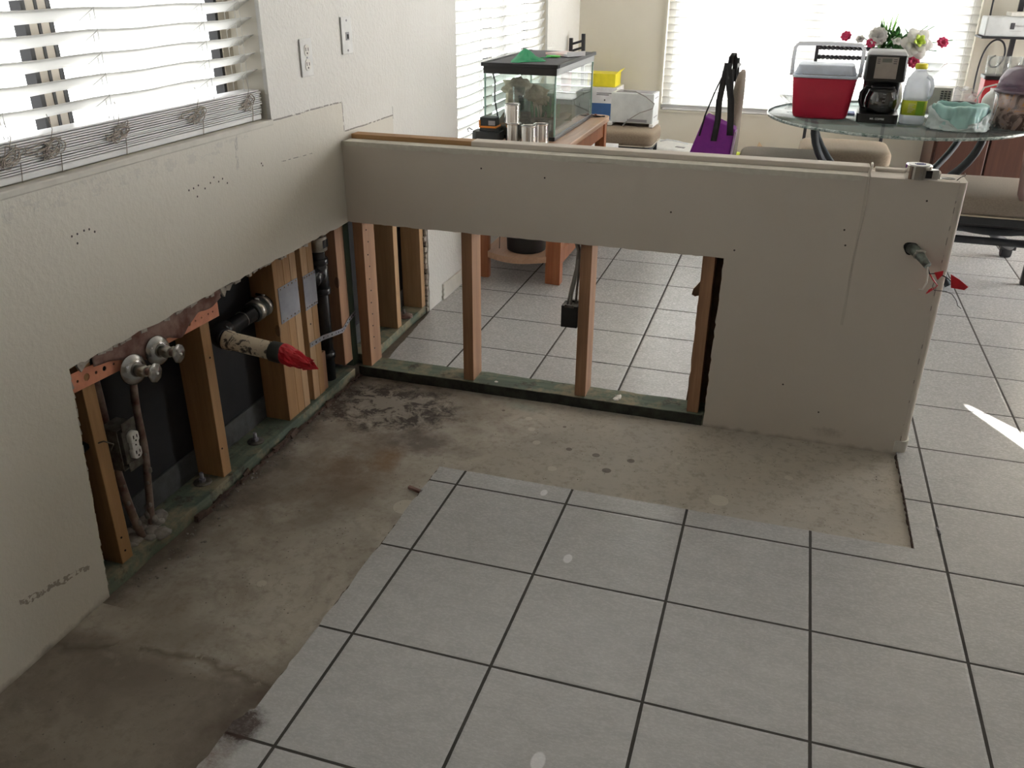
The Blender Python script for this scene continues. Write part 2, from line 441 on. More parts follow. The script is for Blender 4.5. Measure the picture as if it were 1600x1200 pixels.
M['tedge'] = simple('chipped_glass_edge', (.10, .16, .15), .15, c2=(.55, .62, .60), scale=60)
M['red_cooler'] = simple('red_cooler_plastic', (.55, .012, .05), .38, scale=8, bump=.1)
M['cooler_lid'] = simple('pale_blue_white_plastic', (.68, .76, .90), .4)
M['handle_white'] = translucent('white_handle', (.90, .91, .94), .45, .35)
M['silver_panel'] = simple('silver_panel', (.42, .38, .35), .3, .4)
M['lcd'] = simple('lcd_grey', (.18, .19, .17), .3)
M['carafe'] = glassy('carafe_glass', (.42, .42, .44), .9, .03, .15, (.12, .12, .13))
M['jug'] = glassy('milky_jug_plastic', (.9, .92, .95), .2, .25, .72, (.80, .83, .88))
M['yellow'] = simple('yellow_plastic', (.90, .78, .05), .4)
M['lime'] = simple('lime_label', (.50, .66, .03), .4, c2=(.66, .70, .05), scale=9)
M['lime_dark'] = simple('green_label_band', (.22, .45, .02), .4)
M['teal_bag'] = translucent('teal_liner_bag', (.60, .86, .84), .4, .25)
M['white_bag'] = translucent('white_liner_bag', (.80, .88, .88), .4, .25)
M['clear'] = glassy('clear_plastic', (.93, .93, .95), .5, .05, .12, (.8, .8, .82))
M['clear_thin'] = glassy('drinking_glass', (.93, .94, .94), .5, .03, .08, (.8, .82, .82))
def mat_camo():
    k = MT('brown_leaf_print_shell'); n = k.noise(16, 5, .65, None, 1.5); d, c = k.voronoi(22)
    col = k.mix(n.ramp(.42, .5), (.10, .06, .05), (.38, .27, .24)); col = k.mix(n.ramp(.58, .62), col, (.50, .24, .10))
    col = k.mix(d.ramp(.05, .2), (.04, .03, .03), col)
    k.color(col); k.set('Roughness', .15); k.set('Coat Weight', .8); return k.m
M['camo'] = mat_camo()
M['grey_dome'] = glassy('purple_grey_clear_dome', (.62, .56, .62), .6, .04, .3, (.36, .30, .36))
M['beige_box'] = simple('beige_appliance', (.62, .62, .57), .4)
M['white_enamel'] = simple('white_enamel', (.76, .79, .78), .35)
M['cardboard'] = simple('cardboard', (.50, .35, .22), .85)
M['whitecard'] = simple('white_card', (.80, .79, .80), .7)
M['bluecard'] = simple('blue_print', (.04, .12, .30), .5)
M['yellowcard'] = simple('yellow_carton', (.85, .72, .02), .5)
M['purple'] = simple('purple_nylon', (.26, .02, .33), .6, c2=(.20, .015, .27), scale=12, bump=.2)
M['lilac'] = simple('lilac_lining', (.58, .42, .62), .6)
M['strap'] = simple('black_webbing', (.012, .012, .014), .7)
M['leaf'] = simple('leaf_green', (.07, .26, .05), .5, c2=(.03, .12, .03), scale=30)
M['leaf_light'] = translucent('light_leaf', (.28, .62, .12), .3)
M['petal_white'] = translucent('white_petal', (.94, .93, .91), .6)
M['petal_pink'] = translucent('pink_petal', (.75, .05, .16), .25)
M['petal_lime'] = translucent('lime_petal', (.70, .85, .15), .3)
M['ceramic'] = simple('white_ceramic', (.80, .79, .76), .2)
M['red_plastic'] = simple('red_plastic', (.60, .03, .04), .35)
M['ink'] = simple('blue_ink', (.02, .04, .30), .5)
M['print_dark'] = simple('dark_print', (.06, .06, .07), .5)
M['print_grey'] = simple('grey_print', (.35, .34, .36), .5)
M['unseen_curtain'] = translucent('cream_unseen_curtain', (.60, .58, .53), .05)
M['tan_edge'] = simple('tan_piping', (.55, .48, .38), .8)
M['pink_leather'] = simple('rose_brown_vinyl', (.30, .19, .17), .5)

# ------------------------------------------------------------------ mesh helpers
class MB:
    def __init__(s): s.v = []; s.f = []; s.sm = []
    def add(s, vs, fs, smooth=False):
        o = len(s.v); s.v += [Vector(v) for v in vs]
        for f in fs: s.f.append([i + o for i in f]); s.sm.append(smooth)
        return s
    def box(s, x0, x1, y0, y1, z0, z1):
        return s.add([(x, y, z) for z in (z0, z1) for y in (y0, y1) for x in (x0, x1)],
                     [(0, 2, 3, 1), (4, 5, 7, 6), (0, 1, 5, 4), (2, 6, 7, 3), (0, 4, 6, 2), (1, 3, 7, 5)])
    def obox(s, c, size, rot=(0, 0, 0)):
        from mathutils import Euler
        R = Euler(rot).to_matrix(); c = Vector(c)
        vs = [c + R @ Vector((x * size[0] / 2, y * size[1] / 2, z * size[2] / 2)) for z in (-1, 1) for y in (-1, 1) for x in (-1, 1)]
        return s.add(vs, [(0, 2, 3, 1), (4, 5, 7, 6), (0, 1, 5, 4), (2, 6, 7, 3), (0, 4, 6, 2), (1, 3, 7, 5)])
    def hexa(s, b, t):
        return s.add(list(b) + list(t), [(3, 2, 1, 0), (4, 5, 6, 7), (0, 1, 5, 4), (1, 2, 6, 5), (2, 3, 7, 6), (3, 0, 4, 7)])
    def tube(s, pts, r, seg=10, flat=None, caps=True):
        pts = [Vector(p) for p in pts]; n = len(pts)
        rs = r if isinstance(r, (list, tuple)) else [r] * n
        tan = []
        for i in range(n):
            a = pts[max(0, i - 1)]; b = pts[min(n - 1, i + 1)]
            tan.append((b - a).normalized())
        up = Vector((0, 0, 1)) if abs(tan[0].z) < .9 else Vector((0, 1, 0))
        u = tan[0].cross(up).normalized(); vs = []
        for i in range(n):
            if i:
                q = tan[i - 1].rotation_difference(tan[i]); u = (q @ u).normalized()
            w = tan[i].cross(u)
            for k in range(seg):
                a = 2 * PI * k / seg
                fa, fb = (1, 1) if not flat else flat
                vs.append(pts[i] + (u * math.cos(a) * fa + w * math.sin(a) * fb) * rs[i])
        fs = [(i * seg + k, i * seg + (k + 1) % seg, (i + 1) * seg + (k + 1) % seg, (i + 1) * seg + k) for i in range(n - 1) for k in range(seg)]
        s.add(vs, fs, True)
        if caps:
            o = len(s.v) - len(vs)
            s.f.append([o + k for k in reversed(range(seg))]); s.sm.append(False)
            s.f.append([o + (n - 1) * seg + k for k in range(seg)]); s.sm.append(False)
        return s
    def lathe(s, prof, c=(0, 0, 0), seg=24, axis=(0, 0, 1), caps=(True, True), wob=None):
        ax = Vector(axis).normalized(); q = Vector((0, 0, 1)).rotation_difference(ax); c = Vector(c); vs = []
        for j, (r, z) in enumerate(prof):
            for k in range(seg):
                a = 2 * PI * k / seg; rr = r * (wob(a, z) if wob else 1)
                vs.append(c + q @ Vector((rr * math.cos(a), rr * math.sin(a), z)))
        n = len(prof)
        fs = [(i * seg + k, i * seg + (k + 1) % seg, (i + 1) * seg + (k + 1) % seg, (i + 1) * seg + k) for i in range(n - 1) for k in range(seg)]
        s.add(vs, fs, True); o = len(s.v) - len(vs)
        if caps[0]: s.f.append([o + k for k in reversed(range(seg))]); s.sm.append(False)
        if caps[1]: s.f.append([o + (n - 1) * seg + k for k in range(seg)]); s.sm.append(False)
        return s
    def cyl(s, p0, p1, r, seg=16, r1=None):
        p0 = Vector(p0); p1 = Vector(p1)
        return s.lathe([(r, 0), (r if r1 is None else r1, (p1 - p0).length)], p0, seg, p1 - p0)
    def slab(s, loops, ax, a, b):
        """polygon with holes, extruded along axis ax from a to b; 2D order = remaining axes"""
        def P(p, t):
            if ax == 'x': return (t, p[0], p[1])
            if ax == 'y': return (p[0], t, p[1])
            return (p[0], p[1], t)
        flat = [p for l in loops for p in l]
        tri = tessellate_polygon([[Vector((p[0], p[1], 0)) for p in l] for l in loops])
        n = len(flat); o = len(s.v)
        s.v += [Vector(P(p, a)) for p in flat] + [Vector(P(p, b)) for p in flat]
        for t in tri:
            s.f.append([o + i for i in t]); s.sm.append(False)
            s.f.append([o + n + i for i in reversed(t)]); s.sm.append(False)
        i0 = 0
        for l in loops:
            m = len(l)
            for i in range(m):
                j = (i + 1) % m
                s.f.append([o + i0 + i, o + i0 + j, o + n + i0 + j, o + n + i0 + i]); s.sm.append(False)
            i0 += m
        return s
    def grid(s, fn, nu, nv, smooth=True, closed_u=False):
        vs = [fn(i / (nu - (0 if closed_u else 1)), j / (nv - 1)) for j in range(nv) for i in range(nu)]
        fs = []
        for j in range(nv - 1):
            for i in range(nu if closed_u else nu - 1):
                k = (i + 1) % nu
                fs.append((j * nu + i, j * nu + k, (j + 1) * nu + k, (j + 1) * nu + i))
        return s.add(vs, fs, smooth)
    def blob(s, c, r, sub=3, amp=.2, fr=3., squash=(1, 1, 1), seed=0.):
        bm = bmesh.new(); bmesh.ops.create_icosphere(bm, subdivisions=sub, radius=1)
        vs = []
        for v in bm.verts:
            d = 1 + amp * mnoise.noise(v.co * fr + Vector((seed, seed * 2, 0)))
            vs.append(Vector(c) + Vector((v.co.x * r * squash[0] * d, v.co.y * r * squash[1] * d, v.co.z * r * squash[2] * d)))
        fs = [[v.index for v in f.verts] for f in bm.faces]; bm.free()
        return s.add(vs, fs, True)
    def cushion(s, x0, x1, y0, y1, z0, z1, n=26, p=8, dome=0.25):
        cx, cy, cz = (x0 + x1) / 2, (y0 + y1) / 2, (z0 + z1) / 2
        def fn(u, v):
            a = u * 2 * PI; b = -PI / 2 + v * PI
            def sg(t, e): return math.copysign(abs(t) ** e, t)
            e = 2 / p; h = 2 / 3.2
            r = sg(math.cos(b), .22)
            return Vector((cx + (x1 - x0) / 2 * r * sg(math.cos(a), e), cy + (y1 - y0) / 2 * r * sg(math.sin(a), e), cz + (z1 - z0) / 2 * sg(math.sin(b), .50)))
        return s.grid(fn, 48, n + 2, True, True)

def build(name, mb, mat, parent=None, bevel=0, seg=2, label=None, solid=0, sub=0, keep=False, kind=None):
    """one mesh object. Coordinates are world ones; they are re-based to the thing's base point."""
    me = bpy.data.meshes.new(name)
    if parent is not None:
        off = ROOT.get(parent.name, Vector((0, 0, 0)))
    elif keep: off = Vector((0, 0, 0))
    else:
        xs = [v.x for v in mb.v]; ys = [v.y for v in mb.v]; zs = [v.z for v in mb.v]
        off = Vector(((min(xs) + max(xs)) / 2, (min(ys) + max(ys)) / 2, min(zs)))
    me.from_pydata([v - off for v in mb.v], [], mb.f)
    me.polygons.foreach_set('use_smooth', mb.sm)
    me.materials.append(M[mat] if isinstance(mat, str) else mat)
    bm = bmesh.new(); bm.from_mesh(me)
    bmesh.ops.recalc_face_normals(bm, faces=bm.faces); bm.to_mesh(me); bm.free()
    o = bpy.data.objects.new(name, me); COL.objects.link(o)
    if parent is not None: o.parent = parent; ROOT[o.name] = off
    else: o.location = off; ROOT[o.name] = off
    if solid:
        m = o.modifiers.new('s', 'SOLIDIFY'); m.thickness = solid; m.offset = 0
    if bevel:
        m = o.modifiers.new('b', 'BEVEL'); m.width = bevel; m.segments = seg; m.limit_method = 'ANGLE'; m.angle_limit = math.radians(40)
        m.harden_normals = False
    if sub:
        m = o.modifiers.new('u', 'SUBSURF'); m.levels = sub; m.render_levels = sub
    if label: o['label'] = label
    if kind: o['kind'] = kind
    return o
ROOT = {}
def thing(name, loc, label, cat, group=None, rz=0):
    o = bpy.data.objects.new(name, None); o.empty_display_size = .05
    COL.objects.link(o); o.location = loc; o.rotation_euler = (0, 0, rz)
    ROOT[o.name] = Vector(loc) if rz == 0 else Vector((0, 0, 0))
    o['label'] = label; o['category'] = cat
    if group: o['group'] = group
    return o
def tag(o, label, cat, group=None):
    o['label'] = label; o['category'] = cat
    if group: o['group'] = group
    return o
def struct(name, mb, mat, parent=None, **k):
    o = build(name, mb, mat, parent, keep=True, **k)
    if parent is None: o['kind'] = 'structure'
    return o
def copy_tree(root, loc, rz, label):
    r = root.copy(); COL.objects.link(r); r.location = loc; r.rotation_euler = (0, 0, rz); r['label'] = label
    for ch in list(root.children):
        c = ch.copy(); COL.objects.link(c); c.parent = r
        for g in list(ch.children):
            d = g.copy(); COL.objects.link(d); d.parent = c
    return r
def text_mb(txt, size, mat4, depth=0.0004, bold=False):
    cu = bpy.data.curves.new('t', 'FONT'); cu.body = txt; cu.size = size; cu.extrude = depth
    cu.align_x = 'CENTER'; cu.align_y = 'CENTER'
    if bold: cu.offset = size * .02
    o = bpy.data.objects.new('t', cu); COL.objects.link(o)
    dg = bpy.context.evaluated_depsgraph_get()
    me = bpy.data.meshes.new_from_object(o.evaluated_get(dg))
    mb = MB(); mb.add([mat4 @ v.co for v in me.vertices], [list(p.vertices) for p in me.polygons])
    bpy.data.objects.remove(o); bpy.data.curves.remove(cu); bpy.data.meshes.remove(me)
    return mb
def jag(p0, p1, n, amp, seed=0):
    """ragged polyline between two 2D points (excluding the last)"""
    rnd = random.Random(seed); out = [p0]
    dx, dy = p1[0] - p0[0], p1[1] - p0[1]; L = math.hypot(dx, dy)
    for i in range(1, n):
        t = (i + rnd.uniform(-.3, .3)) / n; a = rnd.uniform(-amp, amp)
        out.append((p0[0] + dx * t - dy / L * a, p0[1] + dy * t + dx / L * a))
    return out

# ================================================================== THE SETTING
Y0, Y1, XR, ZC = -4.3, 3.35, 4.0, 2.95

# --- floor: concrete slab, tile field laid on it
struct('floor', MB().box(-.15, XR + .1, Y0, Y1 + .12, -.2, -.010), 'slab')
left_edge = [(.512, -4.3)] + jag((.512, -1.9), (.509, -1.57), 12, .003, 31) + [(.509, -1.57), (.520, -1.555), (.524, -1.535), (.533, -1.53)]
tile_loop = left_edge + jag((.533, -1.50), (.535, -.53), 34, .0028, 3) + jag((.535, -.53), (1.871, -.53), 40, .0012, 4) + \
    [(1.871, -.53), (1.869, .02), (1.869, .107)] + jag((1.85, .107), (.05, .107), 50, .006, 5) + jag((.05, .107), (-.008, .83), 22, .004, 6) + \
    [(-.008, .83), (-.008, Y1 + .05), (XR + .05, Y1 + .05), (XR + .05, -4.3)]
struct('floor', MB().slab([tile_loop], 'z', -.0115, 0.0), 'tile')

m_ = MB(); _r = random.Random(41)
def residue_shade(p0, p1, n, w, side):
    lo_ = jag(p0, p1, n, w * .3, _r.randint(0, 99)) + [p1]
    dx, dy = p1[0] - p0[0], p1[1] - p0[1]; L = math.hypot(dx, dy); nx, ny = -dy / L * side, dx / L * side
    hi_ = [(p[0] + nx * _r.uniform(.3, 1.) * w, p[1] + ny * _r.uniform(.3, 1.) * w) for p in lo_]
    m_.slab([lo_ + hi_[::-1]], 'z', -.0105, -.004)
residue_shade((.5345, -1.50), (.5355, -.53), 90, .005, 1)
residue_shade((.535, -.5305), (1.871, -.5305), 110, .004, 1)
residue_shade((1.872, -.53), (1.871, -.01), 44, .007, 1)
struct('residue_shade_line', m_, 'rot')  # dark residue line with the tile edge's shadow put into its tone
# --- left wall
bite = [(-1.327, -.02), (-1.325, -.005)] + jag((-1.325, .0), (-1.287, .576), 40, .0016, 1) + \
    jag((-1.287, .576), (-.02, .573), 46, .003, 2) + [(-.02, .573), (.113, .576)] + [(.70, .576)] + jag((.705, .57), (.690, .0), 14, .006, 8) + [(.688, -.02)]
outer = [(Y0, -.02)] + bite + [(Y1, -.02), (Y1, ZC), (Y0, ZC)]
W1 = (-2.30, -.400, .972, 2.10); W2 = (1.080, 2.560, .50, 2.10); W3 = (.573, 2.375, .540, 2.75)
def hole(w): return [(w[0], w[2]), (w[1], w[2]), (w[1], w[3]), (w[0], w[3])]
wl = struct('wall_left', MB().slab([outer, hole(W1), hole(W2)], 'x', -.013, 0.0), 'wall_left')
sm = MB()
for (ya, yb, za, zb) in ((Y0, Y1, -.02, W2[2]), (Y0, W2[0], W2[2], W1[2]), (W2[1], Y1, W2[2], W2[3]), (Y0, W1[0], W1[2], W1[3]), (W1[1], W2[0], W1[2], W1[3]), (Y0, Y1, 2.10, ZC)):
    sm.box(-.16, -.106, ya, yb, za, zb)
struct('sheathing', sm, 'sheath', wl)
struct('foundation_strip', MB().box(-.1065, -.1005, -1.9, .9, -.01, .105), 'lap', wl)
# torn paper core along the cut edge
g = MB(); rnd = random.Random(4)
for i in range(60):
    y = -1.287 + i * .0205 + rnd.uniform(-.004, .004)
    if rnd.random() < .35: continue
    g.obox((-.006, y, .574 + rnd.uniform(-.004, .002)), (.010, rnd.uniform(.012, .028), rnd.uniform(.004, .012)), (rnd.uniform(-.3, .3), 0, 0))
for i in range(26):
    z = .01 + i * .022; y = -1.327 + z * .069
    g.obox((-.006, y + .001, z), (.010, rnd.uniform(.003, .008), .020), (rnd.uniform(-.2, .2), 0, 0))
for i in range(24):
    g.obox((-.010, .697 - rnd.uniform(0, .012), .01 + i * .0245), (.010, rnd.uniform(.008, .030), .020), (rnd.uniform(-.4, .4), 0, 0))
struct('torn_edge', g, 'gyp', wl)
# window returns (drywall wrapped into the opening)
def returns(w, ax, a, b, mat, name, sillmat=None):
    m = MB(); y0, y1, z0, z1 = w; t = .012
    for (p, q, r, s_) in ((y0 - t, y0, z0 - t, z1 + t), (y1, y1 + t, z0 - t, z1 + t), (y0, y1, z0 - t, z0), (y0, y1, z1, z1 + t)):
        if ax == 'x': m.box(a, b, p, q, r, s_)
        else: m.box(p, q, a, b, r, s_)
    return struct(name, m, mat)
returns(W1, 'x', -.135, -.0125, 'wall_far', 'trim_1')
returns(W2, 'x', -.135, -.0125, 'wall_far', 'trim_2')
struct('trim_6', MB().box(-.02, .0045, W1[0] - .01, W1[1] + .004, .956, .9722), 'trim', bevel=.003)
# --- back wall
struct('wall_back', MB().slab([[(-.16, -.02), (XR + .1, -.02), (XR + .1, ZC), (-.16, ZC)], hole(W3)], 'y', Y1, Y1 + .12), 'wall_far')
struct('wall_right', MB().slab([[(Y0, -.02), (Y1, -.02), (Y1, ZC), (Y0, ZC)], [(-3.15, 0), (-.10, 0), (-.10, 2.25), (-3.15, 2.25)], [(1.6, .01), (3.1, .01), (3.1, 2.04), (1.6, 2.04)]], 'x', XR, XR + .1), 'wall_dim')
struct('wall_front', MB().box(-.16, XR + .1, Y0 - .1, Y0, -.02, ZC), 'wall_dim')
struct('ceiling', MB().box(-.16, XR + .1, Y0 - .1, Y1 + .12, ZC, ZC + .1), 'ceiling')

# --- baseboard of the left wall beyond the half wall, snapped off at its near end
bb = MB().slab([[(.835, 0.001)] + jag((.835, .004), (.842, .072), 6, .006, 2) + [(.842, .074), (Y1, .074), (Y1, .001)]], 'x', -.001, .011)
struct('baseboard_left', bb, 'trim', bevel=.003)
struct('baseboard_back', MB().box(.011, XR, Y1 - .011, Y1 + .001, .001, .074), 'trim', bevel=.003)

# --- half wall (the peninsula back), its front and back boards cut open at the bottom left
front = [(0.001, .577)] + jag((.02, .575), (1.272, .572), 60, .0014, 11) + jag((1.272, .572), (1.267, -.0095), 34, .0022, 12) + \
    [(1.267, -.0095), (1.873, -.0095), (1.873, .845), (0.001, .847)]
pw = struct('wall_partition', MB().slab([front], 'y', 0.0, .0125), 'plaster')
back = [(0.001, .578)] + jag((.02, .58), (1.225, .57), 46, .006, 13) + jag((1.225, .57), (1.200, .455), 7, .004, 14) + \
    [(1.200, .455), (1.190, .44), (1.182, .43), (1.178, .41), (1.190, .405), (1.203, .41)] + jag((1.203, .41), (1.198, .001), 14, .0025, 15) + \
    [(1.198, .001), (1.873, .001), (1.873, .845), (0.001, .845)]
struct('board_paper', MB().slab([back], 'y', .1020, .1034), 'brown_paper', pw)
struct('back_board', MB().slab([back], 'y', .1035, .115), 'plaster', pw)
# rounded (bullnose) end
def bull(z0, z1, grow=0.0):
    prof = [(1.8735 if not grow else 1.858, 0.0 - grow)]
    for i in range(1, 9):
        a = -PI / 2 + i * PI / 16
        prof.append((1.873 + (.022 + grow) * math.cos(a), .022 + (.022 + grow) * math.sin(a)))
    for i in range(9):
        a = i * PI / 16
        prof.append((1.873 + (.022 + grow) * math.cos(a), .093 + (.022 + grow) * math.sin(a)))
    prof.append((1.8735 if not grow else 1.858, .115 + grow))
    return MB().slab([prof], 'z', z0, z1)
struct('rounded_end', bull(.0, .845), 'plaster', pw)
struct('top_skin', MB().box(.001, 1.873, .0125, .1025, .836, .8455), 'plaster', pw)
# a strip of dried compound left along the front of the top, ragged
rnd = random.Random(9)
lo = [(0.001, .045)]
lo = [(.002, -.0015)]
x = .03
while x < 1.62:
    lo.append((x, -.0015 + rnd.uniform(-.0006, .0012))); x += rnd.uniform(.02, .05)
hi = []
x = 1.62
while x > .01:
    hi.append((x, .046 + rnd.uniform(-.004, .003))); x -= rnd.uniform(.03, .06)
struct('compound_strip', MB().slab([lo + hi], 'z', .838, .8475), 'compound', pw)
drip = [(.002, .849)]; x = .002
low = []
while x < 1.63:
    low.append((x, .845 - .011 - .008 * max(0, mnoise.noise((x * 14, 3, 1))) - rnd.uniform(0, .003))); x += .012
struct('compound_face', MB().slab([[(.002, .8465)] + low + [(1.63, .8465)]], 'y', -.0018, .001), 'compound', pw)
# raised lip along the back of the top
struct('top_lip', MB().box(.435, 1.645, .058, .114, .845, .862).box(1.66, 1.835, .085, .114, .845, .855), 'plaster', pw, bevel=.003)
# joint bead over the top and down the face
bead = [Vector((1.652, .115, .8625)), Vector((1.648, .055, .864)), Vector((1.643, .05, .848)), Vector((1.641, -.001, .846))]
for i in range(12):
    bead.append(Vector((1.641 + .004 * math.sin(i * .7), -.0006, .84 - i * .038)))
struct('joint_bead', MB().tube(bead, [.0035] * 4 + [.0022 - i * .00012 for i in range(12)], 6), 'plaster', pw)
# rounded base cap at the foot of the end
struct('trim_3', bull(.001, .040, .0055), 'trim', bevel=.002)

# --- windows: frames, glazing
def window(name, ax, a, w, stiles, mat='window_frame'):
    """ax 'x': plane x=a facing +x; frame pieces 5 cm wide"""
    y0, y1, z0, z1 = w; f = .045; m = MB(); gk = MB(); gl = MB()
    def bx(M_, p, q, r, s_, d0, d1):
        if ax == 'x': M_.box(a + d0, a + d1, p, q, r, s_)
        else: M_.box(p, q, a - d1, a - d0, r, s_)
    bx(m, y0, y1, z0, z0 + f, -.02, .02); bx(m, y0, y1, z1 - f, z1, -.02, .02)
    bx(m, y0, y0 + f, z0, z1, -.02, .02); bx(m, y1 - f, y1, z0, z1, -.02, .02)
    for (p, q) in stiles: bx(m, p, q, z0 + f, z1 - f, -.015, .015)
    for (p, q) in [(y0 + f, y0 + f + .012), (y1 - f - .012, y1 - f)] + [(p - .012, p) for p, q in stiles] + [(q, q + .012) for p, q in stiles] + \
            [((p + q) / 2 - .004, (p + q) / 2 + .004) for p, q in stiles]:
        bx(gk, p, q, z0 + f, z1 - f, -.012, .0165)
    bx(gl, y0 + .01, y1 - .01, z0 + .01, z1 - .01, -.004, -.001)
    w_ = struct(name, m, mat)
    struct('gasket', gk, 'gasket', w_); struct('pane', gl, 'glass', w_)
window('window_1', 'x', -.118, W1, [(-1.09, -1.035)])
window('window_2', 'x', -.118, W2, [(1.80, 1.85)])
window('window_3', 'y', 3.45, W3, [(1.45, 1.50)])
returns(W3, 'y', 3.34, 3.352, 'wall_far', 'trim_4')
struct('door_1', MB().box(4.03, 4.07, -3.15, -3.09, 0, 2.25).box(4.03, 4.07, -.16, -.10, 0, 2.25).box(4.03, 4.07, -1.66, -1.60, 0, 2.25)
       .box(4.03, 4.07, -3.15, -.10, 2.20, 2.25).box(4.03, 4.07, -3.15, -.10, 0, .06), 'window_frame')
struct('door_2', MB().box(4.03, 4.07, 1.6, 1.66, 0, 2.04).box(4.03, 4.07, 3.04, 3.10, 0, 2.04).box(4.03, 4.07, 2.32, 2.38, 0, 2.04)
       .box(4.03, 4.07, 1.6, 3.10, 1.98, 2.04).box(4.03, 4.07, 1.6, 3.10, 0.0, .06), 'window_frame')
struct('unseen_sun_block', MB().box(4.1, 6.5, -2.50, 4.2, 2.20, 2.26), 'ceiling')  # unseen slab added outside to keep direct sun off the dining door
struct('patio_floor', MB().box(4.1, 9.0, -5.0, 6.0, -.2, -.012), 'slab')
# unseen hanging panels added, their gap shaped to cut the sun streak
def unseen_curtain(poly, name, label):
    m = MB()
    m.slab([poly], 'x', 3.994, 3.998)
    o = build(name, m, 'unseen_curtain'); tag(o, label, 'unseen_curtain')
unseen_curtain([(-3.3, -.005), (-2.44, -.005), (-2.44, 1.66), (-2.50, 1.80), (-2.480, 1.862), (-2.414, 2.020), (-2.396, 2.030), (-2.396, 2.33), (-3.3, 2.33)], 'unseen_curtain', 'unseen cream panel added to shape the sun streak, nearer the front wall')
unseen_curtain([(-2.438, -.005), (.05, -.005), (.05, 2.33), (-2.396, 2.33), (-2.396, 2.030), (-2.380, 2.020), (-2.325, 1.850), (-2.29, 1.76), (-2.438, 1.66)], 'unseen_curtain', 'unseen cream panel added to shape the sun streak, nearer the dining end')

# ================================================================== BLINDS
def blind(name, label, ax, w, a, z_low, pitch, tilt, ladders, stack, first, width=.05, flip=1):
    y0, y1 = w[0] + .004, w[1] - .004
    base = ((a, (y0 + y1) / 2, w[2] + .001) if ax == 'x' else ((y0 + y1) / 2, a, w[2] + .001))
    t = thing(name, base, label, 'window blind')
    dx, dz = width / 2 * math.cos(tilt), width / 2 * math.sin(tilt)
    m = MB(); z = first; k = 0
    def P(d, y, z): return (a + d, y, z) if ax == 'x' else (y, a - d, z)
    while z < w[3] - .05:
        n = 26
        def fn(u, v, z=z, k=k):
            y = y0 + (y1 - y0) * u; d = (v - .5)
            sag = -.0035 * math.sin(u * PI * (len(ladders) - 1)) ** 2 + .0025 * mnoise.noise((y * 3, k * .9, 1))
            return Vector(P(2 * d * dx, y, z + 2 * d * dz * flip + .0022 * math.cos(d * PI) + sag))
        m.grid(fn, n, 5); z += pitch; k += 1
    build('slats', m, 'slat', t, solid=.0026)
    ms = MB(); zz = w[2] + .002; i = 0
    ms.box(*([a - .024, a + .026, y0 + .01, y1 - .012] if ax == 'x' else [y0 + .01, y1 - .012, a - .026, a + .024]), zz, zz + .014)
    build('bottom_rail', ms, 'slat_stack', t, bevel=.003)
    zz += .0155; ms = MB(); r = random.Random(3)
    while zz < z_low:
        o1 = r.uniform(-.003, .003); e = r.uniform(-.004, .004)
        if ax == 'x': ms.box(a - .025 + o1, a + .025 + o1, y0 + e, y1 - .006 + e, zz, zz + .0031)
        else: ms.box(y0 + abs(e), y1 - abs(e), a - .025 + o1, a + .025 + o1, zz, zz + .0031)
        zz += .0050
    if stack: build('stacked_slats', ms, 'slat_stack', t)
    hr = MB(); hr.box(*([a - .03, a + .03, y0, y1] if ax == 'x' else [y0, y1, a - .03, a + .03]), w[3] - .05, w[3] - .002)
    build('head_rail', hr, 'slat_stack', t)
    c = MB()
    for y in ladders:
        for d in (-1, 1):
            c.tube([P(d * (dx + .002), y, w[3] - .05), P(d * (dx + .002), y, z_low)], .0008, 4)
        zq = first
        while zq < w[3] - .05:
            c.tube([P(-dx, y, zq - dz * flip - .003), P(dx, y, zq + dz * flip - .003)], .0007, 4); zq += pitch
        c.tube([P(0, y + .012, w[3] - .05), P(0, y + .012, z_low)], .001, 4)
    build('ladder_cords', c, 'cord_white', t)
    return t
b1 = blind('window_blind', 'white slatted blind over the kitchen window, slats stacked and cords tangled at its bottom', 'x', W1, -.046, 1.052, .0442, .55,
           [-.46, -.62, -.99, -1.28, -1.65, -2.0, -2.24], True, 1.092, flip=1)
# tangled slack ladder cord hanging on the stack face
rnd = random.Random(12); c = MB()
def tangle(y, z, w, h, n):
    pts = []
    ph = rnd.uniform(0, 6)
    for i in range(n):
        a = i * .85 + ph
        pts.append(Vector((-.0165 + rnd.uniform(-.001, .003), y + w * math.sin(a * 1.03 + .6 * math.sin(i * .37)) * rnd.uniform(.35, 1), z + h * math.cos(a) * rnd.uniform(.3, 1))))
    out = []
    for i in range(len(pts) - 1):
        for q in range(4): out.append(pts[i].lerp(pts[i + 1], q / 4))
    for _ in range(3):
        out = [out[0]] + [(out[i - 1] + out[i] * 2 + out[i + 1]) / 4 for i in range(1, len(out) - 1)] + [out[-1]]
    c.tube(out, .0010, 4)
for y in (-.475, -.70, -.985, -1.18, -1.285):
    c = MB()
    tangle(y, 1.026, .036, .026, 34); tangle(y - .012, 1.018, .026, .018, 24); tangle(y - .03, 1.02, .03, .010, 14)
    c.tube([(-.018, y, 1.09), (-.017, y + .006, 1.06), (-.016, y - .004, 1.04)], .001, 4)
    if y in (-.70, -1.18): tangle(y - .04, 1.03, .05, .012, 20)
    build('tangled_cord', c, 'cord', b1)
    build('cord_end', MB().tube([(-.017, y + .015, 1.01), (-.0165, y + .012, .992), (-.018, y + .010, .974)], .0013, 4), 'cord', b1)
blind('window_blind', 'white slatted blind behind the glass tank on the left wall', 'x', W2, -.030, .53, .0445, 1.08, [1.12, 1.45, 1.82, 2.2, 2.50], False, .56)
b3 = blind('window_blind', 'white slatted blind covering the wide back window above the tables', 'y', W3, 3.372, .575, .0442, 1.10, [.62, .95, 1.30, 1.66, 2.0, 2.33], True, .60)

